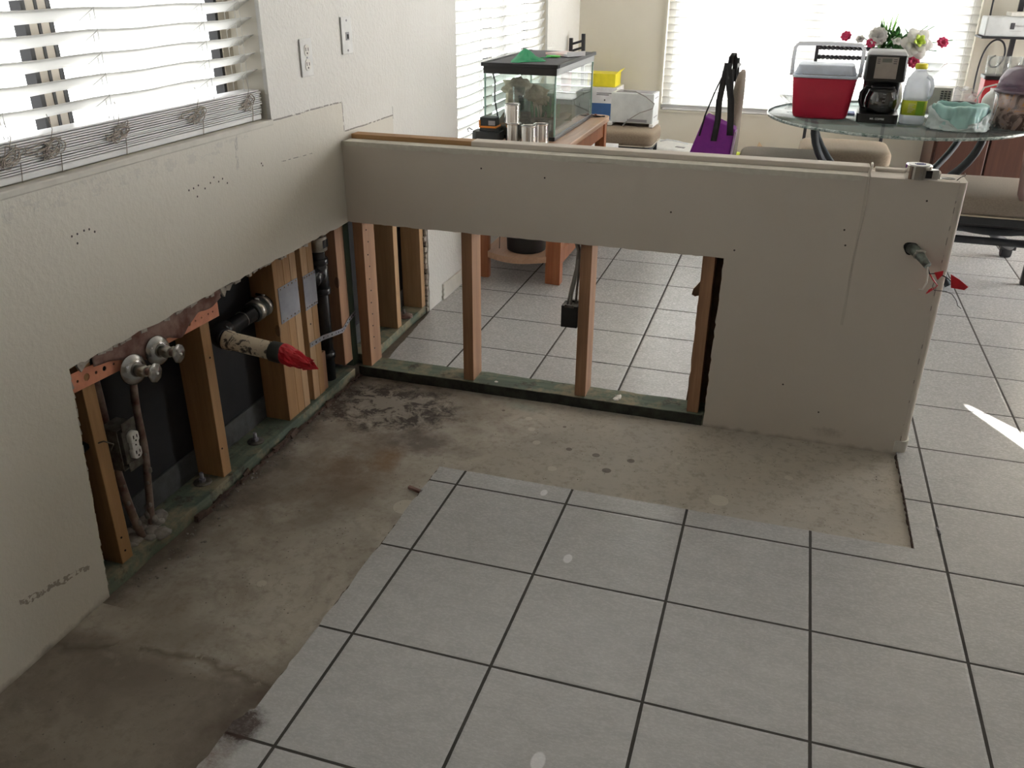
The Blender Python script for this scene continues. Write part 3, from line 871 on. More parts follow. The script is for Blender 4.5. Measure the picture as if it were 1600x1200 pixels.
# ================================================================== FRAMING
def stud(name, x0, x1, y0, y1, z0, z1, mat, label, group=None, nails=(), lean=(0, 0)):
    m = MB()
    m.hexa([(x0, y0, z0), (x1, y0, z0), (x1, y1, z0), (x0, y1, z0)],
           [(x0 + lean[0], y0 + lean[1], z1), (x1 + lean[0], y0 + lean[1], z1), (x1 + lean[0], y1 + lean[1], z1), (x0 + lean[0], y1 + lean[1], z1)])
    o = build(name, m, mat, bevel=.0018)
    tag(o, label, 'wall stud', group)
    for (p, d) in nails:
        build('nail_head', MB().cyl(Vector(p) - Vector(d) * .001, Vector(p) + Vector(d) * .0012, .0028, 8), 'dark_hole', o)
    return o
X0, X1 = -.102, -.014
nl = lambda y, zs: [((X1, y + random.uniform(-.008, .008), z), (1, 0, 0)) for z in zs]
stud('wall_stud', X0, X1, -1.252, -1.214, .029, .60, 'stud2', 'wall stud behind the loose outlet box, first from the left in the opened left wall', nails=nl(-1.233, (.06, .10)))
stud('wall_stud', X0, X1, -.828, -.790, .029, .60, 'stud2', 'lone wall stud left of the capped drain, under the end of the copper strip', nails=nl(-.81, (.40, .12)))
stud('wall_stud', X0, X1, -.462, -.406, .029, .60, 'stud2', 'wide stud at the left of the bundled studs, the pipe clamp beside it')
stud('wall_stud', X0, X1, -.4055, -.3675, .029, .60, 'stud2', 'second bundled stud, under the right part of the larger steel nail plate')
stud('wall_stud', X0, X1, -.366, -.330, .029, .60, 'stud3', 'third bundled stud, left of the dark slot between the nail plates')
stud('wall_stud', X0, X1, -.300, -.262, .029, .60, 'stud3', 'bundled stud right of the dark slot, under the narrow nail plate', nails=nl(-.28, (.30,)))
stud('wall_stud', X0, X1, -.2615, -.225, .029, .60, 'stud2', 'last bundled stud, just left of the black vertical pipe')
stud('wall_stud', X0, X1 - .004, -.2235, -.196, .029, .17, 'stud', 'short broken stud stub at the foot of the bundled studs')
stud('wall_stud', X0, X1, -.072, -.012, .06, .60, 'stud', 'wall stud between the black vertical pipe and the green board', lean=(0, 0))
stud('treated_board', -.06, -.014, -.008, .030, .03, .60, 'green', 'narrow green treated board standing in the inner corner')
stud('wall_stud', X0, X1, .385, .423, .029, .60, 'stud3', 'left wall stud just beyond the half wall, the nearer of two')
stud('wall_stud', X0, X1, .640, .678, .029, .60, 'stud3', 'left wall stud beyond the half wall, against the torn drywall edge')
YA, YB = .0135, .1015
stud('wall_stud', .010, .048, YA, YB, .029, .60, 'stud', 'corner stud of the half wall, its side full of nail holes',
     nails=[((.0482, .045 + .012 * math.sin(i * 3.1), .09 + i * .045), (1, 0, 0)) for i in range(11)])
stud('wall_stud', .412, .450, YA, YB, .029, .60, 'stud', 'half wall stud near the tall cherry-coloured table leg, first in the open gap')
stud('wall_stud', .822, .860, YA, YB, .029, .60, 'stud', 'half wall stud in the middle of the gap, beside the hanging black box')
stud('wall_stud', 1.208, 1.246, YA, YB, .029, .60, 'stud', 'half wall stud at the right end of the open gap')

def plate(pts_lo, name, mat, label, z0=-.0095, z1=.0285):
    m = MB().slab([pts_lo], 'z', z0, z1); o = build(name, m, mat, bevel=.002); tag(o, label, 'sill plate'); return o
plate([(-.104, -1.9)] + [(-.015, -1.9), (-.015, -1.328)] + [(-.002 + .006 * mnoise.noise((i * .7, 0, 0)), -1.325 + i * .08) for i in range(0, 16)] + [(-.004, -.02), (-.104, -.02)],
      'sill_plate', 'treatY', 'green treated bottom plate along the opened left wall')
plate([(.000, .006)] + [(.04 + i * .06, .004 + .004 * mnoise.noise((i * .8, 5, 0))) for i in range(21)] + [(1.30, .006), (1.30, .1)] + [(1.28 - i * .05, .100 + .007 * mnoise.noise((i * .9, 9, 0))) for i in range(25)] + [(.000, .10)],
      'sill_plate', 'treatX', 'green treated bottom plate under the half wall gap, dotted with white plaster')
_sp = COL.objects['sill_plate.001'] if 'sill_plate.001' in COL.objects else None
_fr = [(.000, .006)] + [(.04 + i * .06, .004 + .004 * mnoise.noise((i * .8, 5, 0))) for i in range(21)] + [(1.262, .004)]
build('dark_face', MB().slab([[(p[0], p[1] - .0025) for p in _fr] + [(p[0], p[1] + .002) for p in _fr[::-1]]], 'z', -.0095, .0275), 'dark_front', _sp)  # near-black strip along the front of the plate
plate([(-.104, .105), (-.004, .105), (-.012, .5), (-.016, .95), (-.104, .95)], 'sill_plate', 'treatY', 'dirty bottom plate of the left wall beyond the half wall')

# torn corner board / wet drywall scrap at inner corner edge
m = MB(); rnd = random.Random(5)
for i in range(40):
    y = -.98 + i * .025 + rnd.uniform(-.01, .01)
    m.obox((.006 + rnd.uniform(-.003, .006), y, -.006 + rnd.uniform(-.003, .008)), (rnd.uniform(.004, .012), rnd.uniform(.02, .06), rnd.uniform(.004, .018)), (rnd.uniform(-.2, .2), rnd.uniform(-.6, .6), rnd.uniform(-.15, .15)))
tag(build('debris_strip', m, 'rot'), 'dark rotten strip of debris along the foot of the left bottom plate', 'debris')

# anchor bolts
for (x, y, lab) in ((-.058, -.868, 'anchor bolt and washer at the foot of the lone stud'), (-.045, -.615, 'rusty anchor bolt in the green plate, between the lone stud and the bundled studs')):
    t = thing('anchor_bolt', (x, y, .0285), lab, 'bolt')
    build('washer', MB().lathe([(.008, 0), (.026, 0), (.026, .003), (.008, .003)], (x, y, .0287), 24, caps=(False, False)), 'box_metal', t)
    build('nut', MB().cyl((x, y, .0317), (x, y, .0417), .010, 6), 'galv', t, bevel=.001)
    build('rod', MB().cyl((x, y, .03), (x, y, .060), .0055, 10), 'galv', t)
t = thing('anchor_bolt', (-.045, .52, .0285), 'rusty anchor bolt caked in mortar beyond the half wall studs', 'bolt')
build('washer', MB().blob((-.045, .52, .034), .035, 3, .5, 3, (1, 1, .25)), 'copper_old', t)
build('rod', MB().cyl((-.045, .52, .03), (-.05, .525, .065), .006, 10), 'box_metal', t)

# ================================================================== PLUMBING
# copper mounting strip: cut in two visible runs
t = thing('mounting_strip', (-.012, -1.0, .50), 'copper-coloured perforated mounting strip nailed across the studs below the cut drywall', 'mounting strip')
def strip(ya, yb, za, zb, h, holes, nm):
    lo = [(ya, za - h / 2), (yb, zb - h / 2), (yb, zb + h / 2), (ya, za + h / 2)]
    hl = []
    for (y, r) in holes:
        z = za + (zb - za) * (y - ya) / (yb - ya)
        hl.append([(y + r * math.cos(a * PI / 6), z + r * math.sin(a * PI / 6)) for a in range(12)])
    return build(nm, MB().slab([lo] + hl, 'x', -.0128, -.0108), 'copper', t)
strip(-1.284, -1.125, .535, .527, .044, [(-1.262, .0035), (-1.235, .009), (-1.206, .004), (-1.180, .006), (-1.15, .003)], 'near_run')
strip(-1.125, -.745, .527, .520, .040, [(-1.06, .004), (-1.0, .007), (-.962, .003), (-.935, .008), (-.905, .003), (-.87, .006), (-.845, .003), (-.82, .003), (-.79, .003), (-.77, .003)], 'far_run')
m = MB(); rnd = random.Random(21)
def sheetfn(u, v):
    y = -1.215 + u * .48
    top = .578; bot = .550 - .045 * math.sin(u * PI) * (.6 + .7 * mnoise.noise((u * 7, 1, 2))) - .030 * math.exp(-((u - .42) / .16) ** 2)
    z = top + (bot - top) * v
    return Vector((-.005 + .004 * mnoise.noise((u * 14, v * 3, 4)), y, z))
m.grid(sheetfn, 60, 7)
tag(build('torn_paper', m, 'paper', solid=.0012), 'torn reddish-brown drywall paper hanging above the copper strip', 'torn paper')
tag(build('torn_paper', MB().slab([[(-1.262, .578), (-1.218, .578), (-1.222, .566), (-1.235, .562), (-1.25, .552)]], 'x', -.0125, -.006), 'gyp'), 'pale torn drywall flap above the left end of the copper strip', 'torn paper')
tag(build('torn_paper', MB().slab([[(-.73, .578), (-.665, .577), (-.69, .555), (-.705, .560), (-.715, .545), (-.727, .562)]], 'x', -.0125, -.006), 'gyp'), 'pale torn drywall flap right of the copper strip end', 'torn paper')

def valve(yv, zv, lab, pipe, xw=-.035):
    t = thing('shutoff_valve', (xw, yv, zv), lab, 'valve')
    build('escutcheon', MB().lathe([(.010, .012), (.020, .011), (.030, .006), (.036, 0), (.037, -.002)], (.008, yv, zv), 32, (1, -.15, .1), caps=(False, False)), 'chrome', t, solid=.0015)
    build('pipe_stub', MB().cyl((-.06, yv, zv), (.055, yv, zv), .0085, 14), 'copper_old', t)
    build('valve_body', MB().cyl((.018, yv, zv), (.044, yv, zv), .0125, 16).lathe([(.009, 0), (.014, .004), (.014, .02), (.009, .024)], (.032, yv - .012, zv - .0), 12, (0, 1, 0)).cyl((.035, yv + .010, zv), (.035, yv + .026, zv - .002), .007, 12), 'dull_chrome', t)
    build('stem', MB().cyl((.044, yv, zv), (.062, yv + .002, zv - .001), .005, 10), 'dull_chrome', t)
    hd = MB().lathe([(.0, .0), (.020, .001), (.0235, .004), (.0235, .007), (.020, .0095), (.006, .011), (.0, .012)], (.060, yv + .002, zv - .001), 28, (1, .05, 0), wob=lambda a, z: 1 + .035 * math.cos(8 * a))
    build('round_handle', hd, 'chrome', t)
    build('handle_screw', MB().cyl((.0715, yv + .002, zv - .001), (.0745, yv + .002, zv - .001), .0032, 8), 'white_plastic', t)
    return t
valve(-1.112, .500, 'chrome shutoff valve with a round handle, the left of the two', 0)
valve(-1.022, .512, 'chrome shutoff valve with a round handle, the right of the two', 0)
def pipe(pts, lab, r=.0095):
    q = []
    pts = [Vector(p) for p in pts]
    for i in range(len(pts) - 1):
        for k in range(5): q.append(pts[i].lerp(pts[i + 1], k / 5))
    q.append(pts[-1])
    for _ in range(2): q = [q[0]] + [(q[i - 1] + q[i] * 2 + q[i + 1]) / 4 for i in range(1, len(q) - 1)] + [q[-1]]
    t = thing('water_pipe', pts[-1], lab, 'pipe')
    build('pipe_run', MB().tube(q, r, 14), 'copper_old', t)
    m = MB(); rnd = random.Random(len(lab))
    for i in range(14):
        f = i / 14 * .22; z = .03 + f
        k = min(q, key=lambda v: abs(v.z - z))
        a = rnd.uniform(0, 6.28)
        m.blob((k.x + .008 * math.cos(a), k.y + .008 * math.sin(a), z), rnd.uniform(.003, .007) * (1.6 if i < 4 else 1), 1, .4, 4, (1, 1, 1.6), i)
    build('mortar_crust', m, 'cement', t)
    return t
pipe([(-.060, -1.055, .500), (-.060, -1.050, .44), (-.060, -1.058, .36), (-.055, -1.062, .24), (-.055, -1.082, .10), (-.058, -1.088, .025)], 'copper water pipe standing right of the outlet box, white crust at its foot')
pipe([(-.078, -1.150, .50), (-.078, -1.146, .40), (-.078, -1.148, .26), (-.055, -1.152, .12), (-.045, -1.148, .06), (-.045, -1.140, .024)], 'copper water pipe running behind the outlet box', .0105)
m = MB(); rnd = random.Random(8)
for i in range(26):
    m.blob((-.05 + rnd.uniform(-.04, .045), -1.11 + rnd.uniform(-.075, .075), .027 + rnd.uniform(0, .008)), rnd.uniform(.010, .026), 2, .5, 4, (1, 1, .38), i)
o = build('mortar_patch', m, 'cement'); tag(o, 'grey mortar lump around the two copper pipe feet', 'mortar')

# outlet box
t = thing('outlet_box', (-.03, -1.165, .255), 'dirty steel outlet box with a white duplex receptacle hanging between the pipes', 'outlet box')
m = MB(); a, b, c0, c1 = -1.192, -1.130, .262, .372
m.box(-.058, -.056, a, b, c0, c1).box(-.058, -.006, a, a + .002, c0, c1).box(-.058, -.006, b - .002, b, c0, c1).box(-.058, -.006, a, b, c0, c0 + .002).box(-.058, -.006, a, b, c1 - .002, c1)
build('box_body', m, 'box_metal', t)
m = MB().box(-.008, -.005, a + .018, b + .002, c1 - .012, c1 + .010).box(-.008, -.005, a + .018, b + .002, c0 - .012, c0 + .012).box(-.03, -.006, a + .014, b - .002, c0 + .012, c1 - .012)
build('yoke', m, 'box_metal', t, bevel=.001)
m = MB()
for zc in (.337, .296): m.lathe([(.0165, 0), (.0165, .012), (.0150, .014)], (-.007, -1.150, zc), 26, (1, 0, 0), wob=lambda a, z: min(1, .84 / max(.001, abs(math.sin(a)) if abs(math.sin(a)) > .84 else .84)))
m.box(-.007, .004, -1.161, -1.139, .304, .329)
build('receptacle', m, 'white_plastic', t)
m = MB()
for zc in (.337, .296):
    m.box(.0068, .0078, -1.157, -1.1545, zc - .002, zc + .007).box(.0068, .0078, -1.1455, -1.1435, zc - .002, zc + .006).lathe([(.0024, 0), (.0024, .001)], (.0068, -1.150, zc - .008), 10, (1, 0, 0))
m.lathe([(.002, 0), (.002, .001)], (.0042, -1.150, .3165), 10, (1, 0, 0))
build('slots', m, 'dark_hole', t)
tag(build('bent_wire', MB().tube([(-.02, -1.245, .365), (-.004, -1.235, .370), (.002, -1.215, .352), (-.004, -1.222, .338)], .0018, 6), 'box_metal'), 'bent wire hook sticking out of the first stud beside the outlet box', 'wire')
tag(build('hole_plug', MB().blob((-.055, -1.257, .36), .018, 2, .5, 4, (1.4, .35, 1)), 'dark_hole'), 'dark cable hole with tar in the side of the first stud', 'hole')

# nail plates
def nplate(y0, y1, z0, z1, lab):
    teeth = []
    n = 5
    for zz in (z0 + .007, z1 - .007):
        for i in range(n):
            y = y0 + (y1 - y0) * (i + .5) / n
            teeth.append([(y - .004, zz - .002), (y + .004, zz - .002), (y + .003, zz + .003), (y - .003, zz + .003)])
    m = MB().slab([[(y0, z0), (y1, z0), (y1, z1), (y0, z1)]] + teeth, 'x', -.0135, -.0118)
    tag(build('nail_plate', m, 'galv'), lab, 'nail plate')
nplate(-.448, -.335, .362, .478, 'wider grey steel nail plate on the bundled studs')
nplate(-.302, -.224, .354, .470, 'narrower grey steel nail plate beside the black vertical pipe')

# perforated strap
pts = [(-.0105, -.300, .232), (-.0105, -.215, .226), (-.003, -.13, .213), (-.010, -.075, .200), (-.0105, -.02, .222), (-.006, .020, .235)]
m = MB(); ys = []
pv = [Vector(p) for p in pts]
def sp(u):
    k = u * (len(pv) - 1); i = min(int(k), len(pv) - 2); return pv[i].lerp(pv[i + 1], k - i)
m.grid(lambda u, v: sp(u) + Vector((0, 0, (v - .5) * .017)), 40, 3, False)
t = build('perforated_strap', m, 'galv', solid=.0012); tag(t, 'perforated steel hanger strap stretched across the black vertical pipe', 'strap')
m = MB()
for i in range(17):
    p = sp((i + .5) / 17)
    m.cyl(p + Vector((-.0012, 0, 0)), p + Vector((.0014, 0, 0)), .0035 if i % 2 else .0022, 8)
build('strap_holes', m, 'dark_hole', t)

# drain
t = thing('drain_pipe', (-.055, -.11, .0), 'black plastic drain stack with a clamped arm and a capped stub wrapped in red tape', 'drain pipe')
px, py = -.052, -.128
build('stack', MB().cyl((px, py, -.01), (px, py, .60), .0245, 28), 'abs', t)
build('tee', MB().cyl((px, py, .355), (px, py, .475), .030, 28).cyl((px, py, .425), (px, py - .07, .41), .028, 24).lathe([(.030, 0), (.033, .004), (.033, .02), (.030, .024)], (px, py, .35), 28).lathe([(.030, 0), (.033, .004), (.033, .02), (.030, .024)], (px, py, .455), 28), 'abs', t)
build('pipe_collar', MB().lathe([(.0245, 0), (.029, .003), (.029, .022), (.0245, .025)], (px, py, .11), 28), 'abs', t)
cl = build('band_clamp', MB().lathe([(.031, 0), (.0335, .002), (.0335, .048), (.031, .050)], (px, py, .505), 30), 'dull_chrome', t)
m = MB()
for i in range(7): m.box(px + .0325, px + .0342, py - .018 + i * .005, py - .016 + i * .005, .518, .545)
build('clamp_marks', m, 'print_dark', cl)
# arm through the bundle to the elbow
ax0 = Vector((-.055, -.46, .428)); ax1 = Vector((-.055, -.690, .420))
build('arm', MB().cyl(Vector((-.055, -.14, .432)), ax1, .0235, 28), 'abs', t)
d = (ax1 - ax0).normalized()
build('coupling', MB().lathe([(.0275, 0), (.030, .002), (.030, .075), (.0275, .078)], (-.055, -.458, .4285), 30, d), 'rubber', t)
cl = build('arm_clamp', MB().lathe([(.0305, 0), (.0325, .001), (.0325, .014), (.0305, .015)], Vector((-.055, -.468, .428)), 30, d).lathe([(.0305, 0), (.0325, .001), (.0325, .022), (.0305, .023)], Vector((-.055, -.502, .4265)), 30, d), 'dull_chrome', t)
for yy in (-.472, -.508): build('clamp_screw', MB().cyl((-.055 + .012, yy, .461), (-.055 - .02, yy, .463), .004, 10), 'chrome', cl)
build('arm_ring', MB().lathe([(.0245, 0), (.0245, .0015)], Vector((-.055, -.585, .424)), 28, d), 'dull_chrome', t)
el = [Vector((-.055, -.66, .421))]
for i in range(7):
    a = i / 6 * PI / 2
    el.append(Vector((-.055 + .038 * (1 - math.cos(a)), -.685 - .038 * math.sin(a), .420)))
build('elbow', MB().tube(el, .0285, 28), 'abs', t)
s0 = Vector((-.02, -.722, .419)); s1 = Vector((.125, -.718, .402)); dd = (s1 - s0).normalized()
build('stub', MB().lathe([(.0275, 0), (.0285, .004), (.0280, .02), (.0255, .026), (.0255, (s1 - s0).length)], s0, 32, dd), 'stub', t)
cp = build('rubber_cap', MB().lathe([(.0262, 0), (.0285, .003), (.0290, .030), (.0275, .037), (.012, .040)], s1 - dd * .004, 32, dd, wob=lambda a, z: 1 + .008 * math.cos(9 * a)), 'rubber', t)
e0 = s1 + dd * .034
def tapefn(u, v):
    a = u * 2 * PI; pin = [1.0, 1.02, .98, .88, .74, .55, .34][min(6, int(v * 6.99))]
    nn = mnoise.noise((math.cos(a) * 3.5, math.sin(a) * 3.5, v * 3)); n2 = mnoise.noise((math.cos(a) * 8, math.sin(a) * 8, v * 7))
    ry = .027 * pin * (1 + .45 * v * nn + .22 * n2 * (.3 + v)); rz = .0265 * pin * (1.05 + .5 * v * nn + .22 * n2)
    q = e0 + dd * (.085 * v + .012 * nn * v)
    return q + Vector((0, math.cos(a) * ry, math.sin(a) * rz - .010 * v))
build('tape_wrap', MB().grid(tapefn, 22, 10, False, True), 'red_tape', t, solid=.0015)
tail = [(e0 + dd * dx_ + Vector((0, dy, dz))) for dx_, dy, dz in ((.040, -.014, .020), (.078, .010, .002), (.096, .016, -.030), (.058, -.004, -.034))]
m = MB(); m.add(tail, [(0, 1, 2, 3)])
build('tape_tail', m, 'red_tape', t, solid=.001)

# ================================================================== SMALL THINGS ON THE NEAR WALLS
def wallplate(y0, y1, z0, z1, name, lab, mat):
    t = thing(name, (0.003, (y0 + y1) / 2, (z0 + z1) / 2), lab, 'wall plate')
    build('plate', MB().box(.0005, .006, y0, y1, z0, z1), mat, t, bevel=.0025)
    return t
t = wallplate(-.216, -.148, 1.066, 1.173, 'wall_outlet', 'white duplex electrical outlet on the left wall right of the kitchen window', 'white_plastic')
m = MB()
for zc in (1.140, 1.099): m.lathe([(.0165, 0), (.0165, .003)], (.005, -.182, zc), 24, (1, 0, 0), wob=lambda a, z: min(1, .84 / max(.84, abs(math.sin(a)))))
build('receptacle', m, 'ivory', t)
m = MB()
for zc in (1.140, 1.099):
    m.box(.0078, .0084, -.190, -.1875, zc - .002, zc + .008).box(.0078, .0084, -.1765, -.174, zc - .002, zc + .007).lathe([(.0026, 0), (.0026, .0008)], (.0078, -.182, zc - .008), 10, (1, 0, 0))
build('slots', m, 'dark_hole', t)
build('screw', MB().lathe([(.0028, 0), (.0028, .001)], (.006, -.182, 1.1195), 10, (1, 0, 0)), 'galv', t)
t = wallplate(.048, .118, 1.110, 1.222, 'phone_jack', 'blank white phone jack plate with two screws, right of the outlet', 'white_plastic')
build('jack', MB().box(.0055, .0075, .072, .094, 1.152, 1.176), 'print_grey', t)
build('jack_hole', MB().box(.0072, .0082, .079, .089, 1.156, 1.170), 'dark_hole', t)
build('screw', MB().lathe([(.0035, 0), (.0035, .0015)], (.0055, .083, 1.211), 12, (1, 0, 0)), 'print_grey', t)
build('screw', MB().lathe([(.0035, 0), (.0035, .0015)], (.0055, .083, 1.121), 12, (1, 0, 0)), 'print_grey', t)

# wood strip on top of the half wall
m = MB().box(.006, .436, .062, .112, .8456, .8605)
tag(build('wood_strip', m, 'ply', bevel=.001), 'raw brown wood strip on top of the half wall in the corner', 'wood strip')
# plaster crumbs on top
# tape measure
t = thing('tape_measure', (1.768, .022, .8475), 'chrome tape measure with a white face and blue script, lying on the half wall', 'tape measure', rz=.12)
def rrect(x0, x1, y0, y1, r, n=5):
    out = []
    for (cx, cy, a0) in ((x1 - r, y0 + r, -PI / 2), (x1 - r, y1 - r, 0), (x0 + r, y1 - r, PI / 2), (x0 + r, y0 + r, PI)):
        for i in range(n + 1):
            a = a0 + i / n * PI / 2; out.append((cx + r * math.cos(a), cy + r * math.sin(a)))
    return out
body = rrect(-.036, .030, -.034, .034, .028, 8)
build('case', MB().slab([body], 'z', 0, .036).slab([[(.008, -.034), (.044, -.030), (.044, -.014), (.008, -.0)]], 'z', .002, .028), 'polished', t, bevel=.006, seg=3)
f = build('face_label', MB().lathe([(.0285, 0), (.0285, .0012)], (-.003, 0, .0362), 32), 'white_plastic', t)
m = MB(); pts = [(-.014 + .028 * i / 30, .006 * math.sin(i * 1.1) + .002 * math.sin(i * .3), .0378) for i in range(31)]
m.tube(pts, .0008, 4)
m.tube([(-.012, -.009, .0378), (.012, -.007, .0378)], .0006, 4)
m.tube([(-.006, .011, .0378), (.010, .012, .0378)], .0006, 4)
build('script', m, 'ink', f)
build('mouth', MB().box(.010, .026, -.0352, -.033, .006, .026), 'dark_hole', t)
build('tape_hook', MB().box(.046, .0485, -.030, -.012, .004, .018).box(.046, .056, -.030, -.012, .004, .0055), 'dull_chrome', t)
# hole and bent nail near the end
tag(build('bent_nail', MB().tube([(1.868, .030, .845), (1.876, .028, .855), (1.888, .036, .859), (1.886, .038, .866)], .0014, 6), 'box_metal'), 'bent nail poking up at the end of the half wall top', 'nail')
tag(build('knot_hole', MB().lathe([(.0, 0), (.014, 0), (.016, .0008), (.013, .001), (0, .0006)], (1.848, .048, .8455), 20, wob=lambda a, z: 1 + .3 * math.cos(a) ** 2), 'box_metal'), 'dark open screw hole in the top of the half wall near its end', 'hole')

# electrical stub with flagged wires
t = thing('cable_connector', (1.787, 0, .652), 'grey cable clamp poking from the half wall with wires flagged in red tape', 'cable connector')
build('wall_hole', MB().lathe([(.0, .0), (.017, .0), (.0185, .0012), (.0, .0012)], (1.784, .0002, .654), 20, (0, -1, 0), wob=lambda a, z: 1 + .12 * math.sin(3 * a)), 'dark_hole', t)
c0, c1_, c2_ = Vector((1.785, .004, .653)), Vector((1.806, -.028, .645)), Vector((1.829, -.062, .624))
build('conduit_elbow', MB().tube([c0, c0.lerp(c1_, .5) + Vector((0, -.003, .003)), c1_, c1_.lerp(c2_, .5), c2_], [.0150, .0155, .014, .0115, .0100], 18), 'greenish', t)
build('clamp', MB().lathe([(.012, 0), (.0165, .002), (.0165, .007), (.012, .009)], c1_ - (c2_ - c1_) * .12, 20, c2_ - c1_).cyl(c1_ + Vector((-.012, -.010, .012)), c1_ + Vector((.014, -.012, .014)), .0035, 8), 'dull_chrome', t)
w = [('white_wire', [(1.829, -.062, .622), (1.832, -.070, .604), (1.834, -.072, .58), (1.828, -.070, .557), (1.818, -.066, .556)], .0022, 'ivory'),
     ('black_wire', [(1.829, -.062, .622), (1.836, -.068, .604), (1.852, -.072, .608), (1.872, -.076, .604), (1.886, -.078, .598), (1.892, -.08, .592)], .0017, 'black_plastic'),
     ('black_wire', [(1.830, -.062, .620), (1.840, -.07, .600), (1.852, -.076, .588), (1.850, -.078, .572), (1.856, -.08, .562), (1.885, -.08, .562), (1.903, -.08, .556), (1.918, -.08, .538), (1.924, -.08, .524), (1.934, -.08, .517)], .0011, 'black_plastic'),
     ('red_wire', [(1.836, -.066, .606), (1.848, -.076, .590), (1.862, -.08, .576), (1.850, -.08, .562), (1.838, -.08, .552)], .0018, 'red_tape')]
for nm, p, r, mt in w: build(nm, MB().tube(p, r, 6), mt, t)
m = MB().add([(1.846, -.078, .612), (1.868, -.08, .620), (1.868, -.082, .608), (1.858, -.081, .592)], [(0, 1, 2, 3)])
build('tape_flag', m, 'red_tape', t, solid=.001)
m = MB().add([(1.888, -.079, .612), (1.912, -.081, .600), (1.938, -.084, .582), (1.930, -.084, .572), (1.896, -.081, .574)], [(0, 1, 2, 3, 4)])
build('tape_flag', m, 'red_tape', t, solid=.001)
m = MB().add([(1.842, -.079, .562), (1.852, -.081, .572), (1.846, -.081, .556), (1.836, -.081, .548)], [(0, 1, 2, 3)])
build('tape_flag', m, 'red_tape', t, solid=.001)

# hanging junction box
t = thing('junction_box', (.79, .075, .26), 'black electrical box dangling on grey cables beside the middle stud of the half wall', 'junction box')
bx0, bx1, by0, by1, bz0, bz1 = .757, .812, .045, .098, .266, .342
m = MB().box(bx0, bx1, by0, by0 + .002, bz0, bz1).box(bx0, bx1, by1 - .002, by1, bz0, bz1).box(bx0, bx0 + .002, by0, by1, bz0, bz1).box(bx1 - .002, bx1, by0, by1, bz0, bz1).box(bx0, bx1, by0, by1, bz0, bz0 + .003)
build('box_body', m, 'black_matte', t)
build('box_top', MB().box(bx0 + .002, bx1 - .002, by0 + .002, by1 - .002, bz1 - .006, bz1 - .002).box(bx0 + .012, bx1 - .012, by0 - .004, by0, bz1 - .004, bz1 + .006).box(bx0 + .02, bx1 - .005, by1 - .01, by1 + .002, bz1, bz1 + .008), 'box_metal', t)
for p in ([(.772, .07, .338), (.782, .07, .40), (.797, .07, .47), (.800, .07, .53), (.790, .06, .575), (.788, .06, .60)],
          [(.797, .085, .338), (.800, .082, .40), (.806, .08, .47), (.806, .075, .53), (.795, .065, .58), (.793, .06, .60)],
          [(.786, .055, .338), (.788, .06, .38), (.798, .068, .44), (.802, .07, .50)]):
    build('cable', MB().tube(p, .0042, 8, (1, .55)), 'grey_cable', t)

# crumbs
tag(build('plaster_crumb', MB().blob((.972, .045, .031), .013, 2, .6, 5, (.8, 1.5, .3)).blob((.965, .030, .031), .010, 2, .6, 5, (1, 1.4, .3), 4), 'ivory'), 'cream plaster splat on the green plate of the half wall', 'plaster')
tag(build('plaster_crumb', MB().blob((.53, .03, .030), .007, 2, .4, 4, (1, 1, .3)), 'ivory'), 'small white plaster dot on the green plate right of the first gap stud', 'plaster')
tag(build('wood_scrap', MB().obox((.515, -.668, -.004), (.05, .010, .008), (0, 0, -.3)), 'paper'), 'small dark wood scrap lying at the edge of the tiles', 'wood scrap')
tag(build('twig', MB().tube([(1.938, -.410, .002), (1.944, -.428, .003), (1.943, -.444, .002)], .0022, 6), 'print_grey'), 'tiny grey splinter on the tile grout right of the half wall end', 'splinter')
rnd = random.Random(33)
m = MB()
for i in range(170):
    y = rnd.uniform(-1.28, -.05); x = abs(rnd.gauss(0, .03)) + .012
    r = rnd.uniform(.0015, .0045)
    m.blob((x, y, -.009), r, 1, .5, 3, (1, 1, .6), i)
for i in range(120):
    m.blob((rnd.uniform(.05, .52), rnd.uniform(-1.9, -.3), -.0095), rnd.uniform(.0008, .0022), 1, .4, 3, (1, 1, .6), i)
for i in range(60):
    m.blob((rnd.uniform(.5, 1.84), rnd.uniform(-.5, -.02), -.0095), rnd.uniform(.0008, .0022), 1, .4, 3, (1, 1, .6), i)
o = build('floor_crumbs', m, 'cement'); tag(o, 'loose crumbs scattered over the bare concrete', 'crumbs'); o['kind'] = 'stuff'

# ================================================================== DINING SIDE: TABLE WITH THE GLASS TANK
TZ = .655
t = thing('console_table', (.25, 1.68, 0), 'long low wooden table with cherry legs carrying the glass tank along the left wall', 'table')
tp = rrect(.03, .470, 1.15, 2.20, .05, 4)
build('table_top', MB().slab([tp], 'z', TZ - .026, TZ), 'tabletop_wood', t, bevel=.006)
build('apron', MB().box(.055, .452, 1.19, 1.208, TZ - .10, TZ - .026).box(.055, .452, 2.14, 2.158, TZ - .10, TZ - .026).box(.055, .073, 1.19, 2.158, TZ - .10, TZ - .026).box(.434, .452, 1.19, 2.158, TZ - .10, TZ - .026), 'leg_wood', t, bevel=.002)
def tleg(x0, x1, y0, y1):
    m = MB(); n = 4
    pr = rrect(x0, x1, y0, y1, .012, 3)
    m.slab([pr], 'z', 0.001, TZ - .026)
    if x0 > .2:
        m.box(x1 - .026, x1 + .004, y0 - .004, y1, .001, TZ - .03)
    return m
for a in ((.052, .098, 1.205, 1.25), (.382, .455, 1.205, 1.255), (.052, .098, 2.10, 2.15), (.405, .455, 2.10, 2.15)):
    build('leg', tleg(*a), 'leg_wood', t, bevel=.003)
